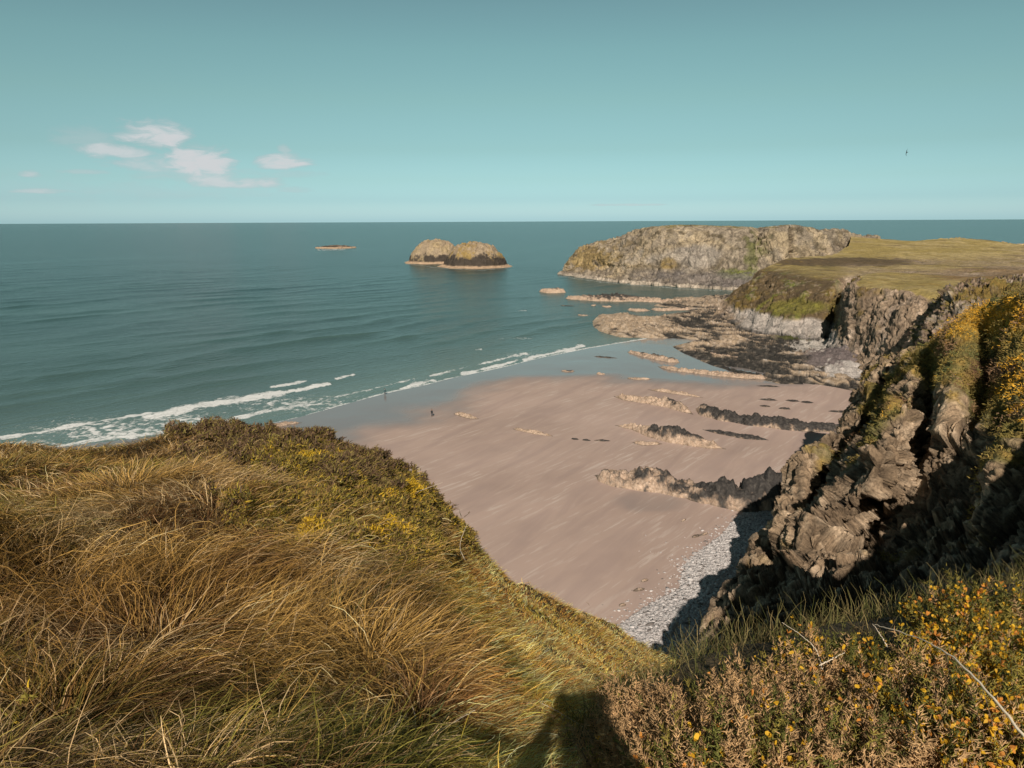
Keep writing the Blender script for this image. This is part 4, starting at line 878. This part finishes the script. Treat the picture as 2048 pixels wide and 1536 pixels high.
def gorse(loc, rad, hgt_, dry, flo, label, nspr, size=1.0):
    root = empty('gorse_bush', loc, label, 'gorse bush', 'gorse bushes in the right foreground')
    tubes = []; sb_, sd_, sl_ = [], [], []
    for k in range(nspr):
        a = rng.uniform(0, 6.28); r = rad*rng.random()**.55
        topz = hgt_*(1-.55*(r/rad)**2)*rng.uniform(.62, 1.05)
        tip = np.array([math.cos(a)*r, math.sin(a)*r, topz])
        lean = np.array([math.cos(a)*r/rad*.7, math.sin(a)*r/rad*.7, 1.])+rng.normal(0, .3, 3); lean /= np.linalg.norm(lean)
        ln = rng.uniform(.07, .14)*size
        sb_.append(tip); sd_.append(lean); sl_.append(ln)
        if k % 4 == 0:
            p0 = np.array([math.cos(a)*r*.3, math.sin(a)*r*.3, -.05]); mid = (p0+tip)/2+rng.normal(0, .03, 3)
            tubes.append(tube([p0, mid, tip, tip+lean*ln], [.005, .004, .003, .001], 4))
    V, F_ = merge(tubes); mesh_np('stem', V, F_, M_stem, parent=root)
    sb_, sd_, sl_ = np.array(sb_), np.array(sd_), np.array(sl_)
    isdry = rng.random(nspr) < dry
    # spines: many fine spikes around each sprig axis
    K = 85; t = rng.random((nspr, K))
    sidebr = rng.normal(0, 1, (nspr, 5, 3))  # short side shoots
    bch = rng.integers(0, 5, (nspr, K))
    u0 = np.cross(sd_, [0.1, .3, .9]); u0 /= np.linalg.norm(u0, axis=1, keepdims=True); v0 = np.cross(sd_, u0)
    sh = sidebr[np.arange(nspr)[:, None], bch]; sh = sh/np.linalg.norm(sh, axis=-1, keepdims=True)
    onside = (rng.random((nspr, K)) < .6)[..., None]
    base = sb_[:, None]+sd_[:, None]*(t*sl_[:, None])[..., None]
    base = base + onside*sh*(rng.random((nspr, K))*sl_[:, None]*.38)[..., None]*(1-.6*t)[..., None]
    ph = rng.uniform(0, 6.28, (nspr, K)); rad_ = u0[:, None]*np.cos(ph)[..., None]+v0[:, None]*np.sin(ph)[..., None]
    dr = rad_*.75 + sd_[:, None]*.65 + onside*sh*.5; dr /= np.linalg.norm(dr, axis=-1, keepdims=True)
    L = rng.uniform(.012, .026, (nspr, K))*size*(1-.4*t)
    wd = .0011*size*rng.uniform(.8, 1.5, (nspr, K))
    s1 = np.cross(dr, rng.normal(0, 1, (nspr, K, 3))); s1 /= np.linalg.norm(s1, axis=-1, keepdims=True); s2 = np.cross(dr, s1)
    V = np.stack([base+s1*wd[..., None], base-s1*wd[..., None]*.5+s2*wd[..., None]*.86, base-s1*wd[..., None]*.5-s2*wd[..., None]*.86, base+dr*L[..., None]], 2)
    n_ = nspr*K; V = V.reshape(n_, 4, 3); F_ = (np.array([[0, 1, 3], [1, 2, 3], [2, 0, 3]])[None]+np.arange(n_)[:, None, None]*4).reshape(-1, 3)
    cd = C(.60, .375, .18); cg = C(.13, .13, .03); cg2 = C(.30, .24, .05)
    cs = np.where(isdry[:, None], cd*rng.uniform(.7, 1.1, (nspr, 1)), np.where(rng.random((nspr, 1)) < .5, cg, cg2)*rng.uniform(.7, 1.3, (nspr, 1)))
    cc = np.repeat(np.repeat(cs[:, None], K, 1)[:, :, None], 4, 2).reshape(-1, 3)*np.repeat(rng.uniform(.8, 1.2, (n_, 1)), 4, 0)
    mesh_np('spines', V, F_, M_spine, cc, smooth=False, parent=root)
    # blossoms: cupped petals
    nf = int(nspr*flo*1.15)
    if nf:
        pk = rng.integers(0, nspr, nf); clusters = rng.random(nf)
        pk = pk[np.argsort(fbm(sb_[pk]*9+loc[0], 2, 77))][:nf]; pk = np.concatenate([pk[:nf//2], pk[:nf//2], pk[nf//2:nf//2+nf-2*(nf//2)]])
        c0 = sb_[pk]+sd_[pk]*(rng.random(nf)*sl_[pk])[:, None]+rng.normal(0, .011, (nf, 3))*size
        parts_V = []; Fs = []; colf = []
        up = sd_[pk]*.6+rng.normal(0, .6, (nf, 3)); up /= np.linalg.norm(up, axis=1, keepdims=True)
        su = np.cross(up, rng.normal(0, 1, (nf, 3))); su /= np.linalg.norm(su, axis=1, keepdims=True); sv = np.cross(up, su)
        fs = rng.uniform(.0055, .0105, nf)[:, None]*size; off = 0
        for kx_, (ang_, op, wk) in enumerate([(0, .9, .8), (2.3, .45, .5), (-2.3, .45, .5), (3.14, .25, .35)]):
            dv = su*math.cos(ang_)+sv*math.sin(ang_); dw_ = np.cross(up, dv)
            pts = [c0, c0+(dv*.45*op+up*.5)*fs+dw_*wk*.5*fs, c0+(dv*op+up*1.0)*fs+dw_*wk*.45*fs, c0+(dv*(op+.15)+up*1.15)*fs, c0+(dv*op+up*1.0)*fs-dw_*wk*.45*fs, c0+(dv*.45*op+up*.5)*fs-dw_*wk*.5*fs]
            parts_V.append(np.stack(pts, 1)); 
        V = np.stack(parts_V, 1).reshape(-1, 3); nq = nf*4
        F_ = np.arange(nq*6).reshape(nq, 6)
        fc = np.where(rng.random((nf, 1)) < .75, C(.80, .46, .035), C(.72, .30, .06))*rng.uniform(.75, 1.1, (nf, 1))
        mesh_np('blossoms', V, F_, M_flower, np.repeat(fc, 24, 0), smooth=True, parent=root)
    return root
GB = [ # px, py of crown centre, Y, radius, height, dry, flowers, sprigs, label
 (1330,1500,1.75,.20,.20,.95,.10,150,'dry tan gorse bush at the left end of the gorse, beside the photographer shadow'),
 (1290,1400,2.15,.14,.20,.9,.15,70,'small dry gorse sprig cluster standing highest at the left end'),
 (1480,1430,1.95,.24,.22,.85,.5,190,'dry gorse bush second from the left with few flowers'),
 (1480,1525,1.55,.20,.18,.6,1.6,150,'gorse bush with orange blossoms at the bottom edge, left half'),
 (1600,1370,2.25,.26,.24,.8,.9,210,'tan gorse bush in the middle with a yellow cluster on its crown'),
 (1690,1300,2.6,.16,.2,.15,5.5,110,'small bright yellow gorse clump at the back of the row'),
 (1640,1490,1.65,.22,.2,.45,1.6,190,'green and tan gorse bush at the bottom centre of the gorse'),
 (1760,1420,1.95,.24,.24,.75,.8,200,'dusty tan gorse bush under the arching dry stem'),
 (1800,1520,1.55,.2,.2,.9,.5,170,'dense dry gorse bush at the bottom edge, right of centre'),
 (1880,1380,2.1,.2,.2,.55,2.0,160,'gorse bush behind the arching dry stem, half in flower'),
 (1920,1470,1.7,.2,.22,.3,3.0,190,'green gorse bush with scattered yellow flowers below the stem'),
 (1965,1290,2.5,.22,.26,.15,5.5,210,'flowering gorse bush at the back right, under the dark cliff'),
 (2060,1330,2.2,.24,.3,.1,7.0,240,'brightest orange yellow gorse bush at the right edge'),
 (2050,1450,1.75,.22,.26,.2,4.0,210,'flowering gorse bush at the lower right corner'),
 (2110,1540,1.5,.24,.26,.3,4.0,160,'gorse bush at the bottom right corner, cut by the frame'),
 (1985,1225,2.9,.26,.24,.1,6.0,170,'farthest flowering gorse bush at the right, against the black cliff'),
 (2075,1235,2.7,.28,.28,.15,6.0,170,'tall flowering gorse bush rising highest at the right edge'),
 (2200,1290,2.6,.3,.34,.2,5.0,200,'gorse bush just beyond the right edge of the view')]
for (a, b_, Y_, rd, hh, dry, flo, ns, lab) in GB:
    p = PY(a, b_, Y_); gorse((p[0], p[1], p[2]-hh*(1.15 if a < 1850 else 1.0)-.05), rd, hh, dry, flo*(.6 if a < 1850 else 1.1), lab, int(ns*.95), 1.5)

# ------------------------------------------------------------------ long dry stems
M_dry = mat_plain('dry_stalk', (.78, .66, .50), sc=40)
def stalk(pts, r0, label, name='dry_stem'):
    K = np.array([PY(*p) for p in pts]); t = np.linspace(0, len(K)-1, 40); k = np.clip(t.astype(int), 0, len(K)-2); f = (t-k)[:, None]
    p0, p1, p2, p3 = K[np.maximum(k-1, 0)], K[k], K[k+1], K[np.minimum(k+2, len(K)-1)]
    path = .5*((2*p1)+(-p0+p2)*f+(2*p0-5*p1+4*p2-p3)*f**2+(-p0+3*p1-3*p2+p3)*f**3) + rng.normal(0, .0012, (40, 3))
    V, F_ = tube(path, np.linspace(r0, r0*.35, 40), 6); o0 = path[0].copy()
    return tag(mesh_np(name, V-o0, F_, M_dry), label, 'dry stem', 'long dry stems') , o0
STK = [([(2075,1510,1.25), (1990,1400,1.4), (1900,1310,1.6), (1820,1270,1.8), (1752,1250,1.95)], .003, 'thickest dry stem, arching over the gorse at the right'),
 ([(1775,1295,2.4), (1760,1268,2.45), (1745,1248,2.5)], .002, 'short dry stalk at the tip of the arching stem'),
 ([(1645,1340,2.35), (1625,1290,2.45), (1565,1245,2.6)], .0022, 'thin dry stalk bending left above the tan gorse'),
 ([(1130,1530,2.7), (1160,1480,2.9), (1185,1440,3.1)], .0028, 'pale stem rising out of the photographer shadow'),
 ([(1185,1465,3.0), (1110,1420,3.2), (1080,1405,3.3)], .002, 'thin pale stem crossing the head of the shadow'),
 ([(1640,1330,2.2), (1690,1305,2.3)], .0025, 'short pale twig lying across the tan gorse'),
 ([(780,1540,2.1), (850,1480,2.3), (950,1420,2.6)], .003, 'pale stick slanting up to the right at the bottom centre'),
 ([(150,1515,2.15), (250,1530,2.1), (330,1505,2.2)], .0032, 'pale bent stem at the bottom left'),
 ([(60,1430,2.5), (200,1480,2.35), (330,1490,2.3)], .0022, 'thin straw stem lying across the bottom left'),
 ([(600,1330,3.3), (680,1270,3.7), (700,1235,4.0)], .002, 'thin stem standing over the green tussock'),
 ([(560,1150,4.9), (600,1110,5.3), (660,1045,6.0), (690,1040,6.2)], .004, 'bent pale stem in the middle of the yellow heath'),
 ([(740,1135,5.5), (690,1175,5.0), (640,1215,4.6)], .003, 'straight stick below the yellow heath'),
 ([(770,1005,9.3), (830,985,10), (885,965,10.5)], .006, 'stick poking out over the beach from the heath'),
 ([(830,1500,2.4), (820,1400,2.9), (740,1290,3.6)], .002, 'tall thin stem right of the green tussock'),
 ([(930,1120,9.), (920,1090,9.6), (935,1045,10.2)], .006, 'forked pale stalk near the right shoulder of the slope')]
for pts, r0, lab in STK:
    o, o0 = stalk(pts, r0, lab); o.location = o0

# ------------------------------------------------------------------ people
def skin_mesh(name, verts, edges, radii, mat, root_i, parent, sub=2):
    me = bpy.data.meshes.new(name); me.from_pydata(verts, edges, []); o = bpy.data.objects.new(name, me); COL.objects.link(o)
    o.modifiers.new('s', 'SKIN'); o.modifiers.new('u', 'SUBSURF').levels = sub
    sv = me.skin_vertices[0].data if len(me.skin_vertices) else None
    if sv is None:
        bm = bmesh.new(); bm.from_mesh(me); bm.verts.layers.skin.verify(); bm.to_mesh(me); bm.free(); sv = me.skin_vertices[0].data
    for i, r in enumerate(radii): sv[i].radius = (r, r) if not isinstance(r, tuple) else r; sv[i].use_root = (i == root_i)
    dg = bpy.context.evaluated_depsgraph_get(); m2 = bpy.data.meshes.new_from_object(o.evaluated_get(dg)); m2.name = name
    bpy.data.objects.remove(o); bpy.data.meshes.remove(me)
    m2.materials.clear(); m2.materials.append(mat)
    for p in m2.polygons: p.use_smooth = True
    r = bpy.data.objects.new(name, m2); COL.objects.link(r); r.parent = parent; return r
M_skin = mat_plain('skin', (.45, .28, .20), .6, .05); M_dark = mat_plain('dark_coat', (.02, .024, .028), .8, .2); M_jean = mat_plain('dark_trousers', (.03, .035, .05), .85, .2); M_hair = mat_plain('hair', (.04, .025, .015), .6, .2); M_blue = mat_plain('blue_jacket', (.05, .10, .11), .8, .1)
M_shoe = mat_plain('shoe', (.03, .025, .02), .7, .1)
def person(loc, heading, label, coat, stride=.18, photo=False, group=None, scale=1.):
    root = empty('person', loc, label, 'person', group); root.rotation_euler = (0, 0, heading); root.scale = (scale,)*3
    # facing +Y. joints
    hipL, hipR = (-.1, 0, .92), (.1, 0, .92)
    kL, kR = (-.1, stride*.55, .50), (.1, -stride*.2, .50); aL, aR = (-.1, stride, .09), (.1, -stride*1.1, .10 + stride*.2)
    tL, tR = (-.11, stride+.15, .03), (.11, -stride*1.1+.14, .04)
    if photo:
        eL, eR = (-.25, .10, 1.20), (.25, .10, 1.20); hL, hR = (-.075, .30, 1.56), (.075, .30, 1.56)
    else:
        eL, eR = (-.24, -.10, 1.16), (.24, .08, 1.16); hL, hR = (-.23, .02, .92), (.23, .25, .95)
    V = [(0, 0, .95), (0, 0, 1.12), (0, .01, 1.30), (0, 0, 1.45), (0, .01, 1.53), (0, .03, 1.62), (0, .03, 1.73),  # 0-6 pelvis..crown
         (-.18, 0, 1.43), eL, hL, (.18, 0, 1.43), eR, hR, hipL, kL, aL, tL, hipR, kR, aR, tR]
    E = [(0, 1), (1, 2), (2, 3), (3, 4), (4, 5), (5, 6), (3, 7), (7, 8), (8, 9), (3, 10), (10, 11), (11, 12), (0, 13), (13, 14), (14, 15), (15, 16), (0, 17), (17, 18), (18, 19), (19, 20)]
    Rr = [(.15, .11), (.14, .1), (.15, .11), (.13, .09), .055, (.078, .095), (.06, .075), .06, .042, .028, .06, .042, .028, .09, .058, .04, .035, .09, .058, .04, .035]
    skin_mesh('body', V, E, Rr, M_skin, 0, root)
    # coat over trunk and arms, trousers over legs
    def near(a, b, t): return tuple(a[i]*(1-t)+b[i]*t for i in range(3))
    Vc = [(0, 0, .86), (0, 0, .98), (0, 0, 1.12), (0, .01, 1.30), (0, 0, 1.45), (0, .01, 1.50), (-.19, 0, 1.43), eL, near(eL, hL, .8), (.19, 0, 1.43), eR, near(eR, hR, .8)]
    Ec = [(0, 1), (1, 2), (2, 3), (3, 4), (4, 5), (4, 6), (6, 7), (7, 8), (4, 9), (9, 10), (10, 11)]
    Rc = [(.29, .18), (.28, .17), (.27, .16), (.25, .15), (.15, .105), (.075, .07), .082, .06, .045, .082, .06, .045]
    skin_mesh('coat', Vc, Ec, Rc, coat, 1, root)
    Vt = [(0, 0, .98), hipL, kL, near(kL, aL, .93), hipR, kR, near(kR, aR, .93)]; Et = [(0, 1), (1, 2), (2, 3), (0, 4), (4, 5), (5, 6)]
    skin_mesh('trousers', Vt, Et, [(.16, .12), .105, .075, .062, .105, .075, .062], M_jean, 0, root)
    for a, t in ((aL, tL), (aR, tR)):
        skin_mesh('shoe', [(a[0], a[1]-.04, a[2]-.02), (a[0], a[1]+.05, t[2]+.02), t], [(0, 1), (1, 2)], [.052, .05, .042], M_shoe, 0, root)
    skin_mesh('hair', [(0, -.035, 1.62), (0, -.01, 1.72), (0, .05, 1.77)], [(0, 1), (1, 2)], [(.088, .075), (.09, .085), (.06, .05)], M_hair, 1, root)
    # face: nose, eyes, ears, mouth
    for nm_, (x, y, z_, r) in (('nose', (0, .135, 1.64, .016)), ('eye', (-.032, .115, 1.665, .011)), ('eye', (.032, .115, 1.665, .011)), ('ear', (-.082, .03, 1.65, .02)), ('ear', (.082, .03, 1.65, .02)), ('mouth', (0, .118, 1.60, .014))):
        bm = bmesh.new(); bmesh.ops.create_icosphere(bm, subdivisions=2, radius=r, matrix=Matrix.Translation((x, y, z_)))
        me = bpy.data.meshes.new(nm_); bm.to_mesh(me); bm.free(); me.materials.append(M_hair if nm_ == 'eye' else M_skin); fo_ = bpy.data.objects.new(nm_, me); COL.objects.link(fo_); fo_.parent = root
    # hands with five fingers
    for sgn, h, e in ((-1, hL, eL), (1, hR, eR)):
        dv = Vector(h)-Vector(e); dv.normalize(); sdv = dv.cross(Vector((0, 1, 0))).normalized() if abs(dv.y) < .9 else Vector((1, 0, 0))
        if photo: dv = (dv*.5+Vector((-sgn*.2, .25, .6))).normalized(); sdv = Vector((-sgn*.3, .9, 0)).normalized()
        P0_ = Vector(h); V = [tuple(P0_), tuple(P0_+dv*.05)]; E = [(0, 1)]; Rr = [.026, (.036, .02)]
        for q_ in range(4):
            b0 = P0_+dv*.085+sdv*(.018*(q_-1.5)); ln = (.062, .072, .068, .052)[q_]; cu = Vector((0, .012, 0))
            i0 = len(V); V += [tuple(b0), tuple(b0+dv*ln*.55+cu*.4), tuple(b0+dv*ln+cu*1.4)]; E += [(1, i0), (i0, i0+1), (i0+1, i0+2)]; Rr += [.0095, .0085, .007]
        b0 = P0_+dv*.03+sdv*(-.035*sgn); i0 = len(V); V += [tuple(b0), tuple(b0+dv*.04-sdv*.015*sgn)]; E += [(0, i0), (i0, i0+1)]; Rr += [.011, .009]
        skin_mesh('hand', V, E, Rr, M_skin, 0, root, 1)
    return root
p = PS(864, 833); person((p[0], p[1], float(zsand(p[None, :2])[0])), 2.2, 'person in dark clothes walking on the open sand beside the golden boulders', M_dark, .2, group='people on the beach')
p = PS(770, 789); person((p[0], p[1], -.1), .6, 'person in dark clothes standing at the edge of the surf', M_blue, .05, group='people on the beach')
ph = person((.02, -.36, 43.42), 0., 'photographer in a dark coat holding up a phone, casting the long shadow on the grass', M_dark, .02, photo=True, scale=1.0)
bm = bmesh.new(); bmesh.ops.create_cube(bm, size=1, matrix=Matrix.Translation((0, -.03, CH)) @ Matrix.Rotation(-PITCH, 4, 'X') @ Matrix.Diagonal((.155, .009, .075, 1))); bmesh.ops.bevel(bm, geom=bm.edges[:], offset=.003, segments=2, affect='EDGES')
me = bpy.data.meshes.new('phone'); bm.to_mesh(me); bm.free(); me.materials.append(mat_plain('phone_black', (.015, .015, .017), .3, .05)); pho = bpy.data.objects.new('phone', me); COL.objects.link(pho); tag(pho, 'black phone held level in both hands of the photographer', 'phone')

# ------------------------------------------------------------------ bird
p = PY(1814, 305, 170.); root = empty('seagull', p, 'lone dark seabird gliding high in the sky at the right', 'bird')
M_bird = mat_plain('bird_feathers', (.03, .035, .035), .7, .2)
skin_mesh('body', [(-.30, 0, 0), (-.15, 0, 0), (.05, 0, .0), (.2, 0, .02), (.30, 0, .02), (.36, 0, .01)], [(i, i+1) for i in range(5)], [.02, .05, .075, .05, .04, .012], M_bird, 2, root)
for s_ in (-1, 1):
    prof = [(0, .04, .30), (.25, .10, .26), (.5, .13, .20), (.75, .07, .12), (.9, .02, .03)]; V = []; F_ = []
    for (y_, z_, c_) in prof: V += [(.10-c_*.2, s_*y_, z_+.012), (.10-c_, s_*y_, z_), (.10-c_*.6, s_*y_, z_-.008)]
    for k in range(4):
        for q_ in range(3): F_.append((k*3+q_, k*3+(q_+1) % 3, k*3+3+(q_+1) % 3, k*3+3+q_))
    mesh_np('wing', np.array(V), np.array(F_), M_bird, parent=root)
root.rotation_euler = (math.radians(68), math.radians(-15), math.radians(-70))
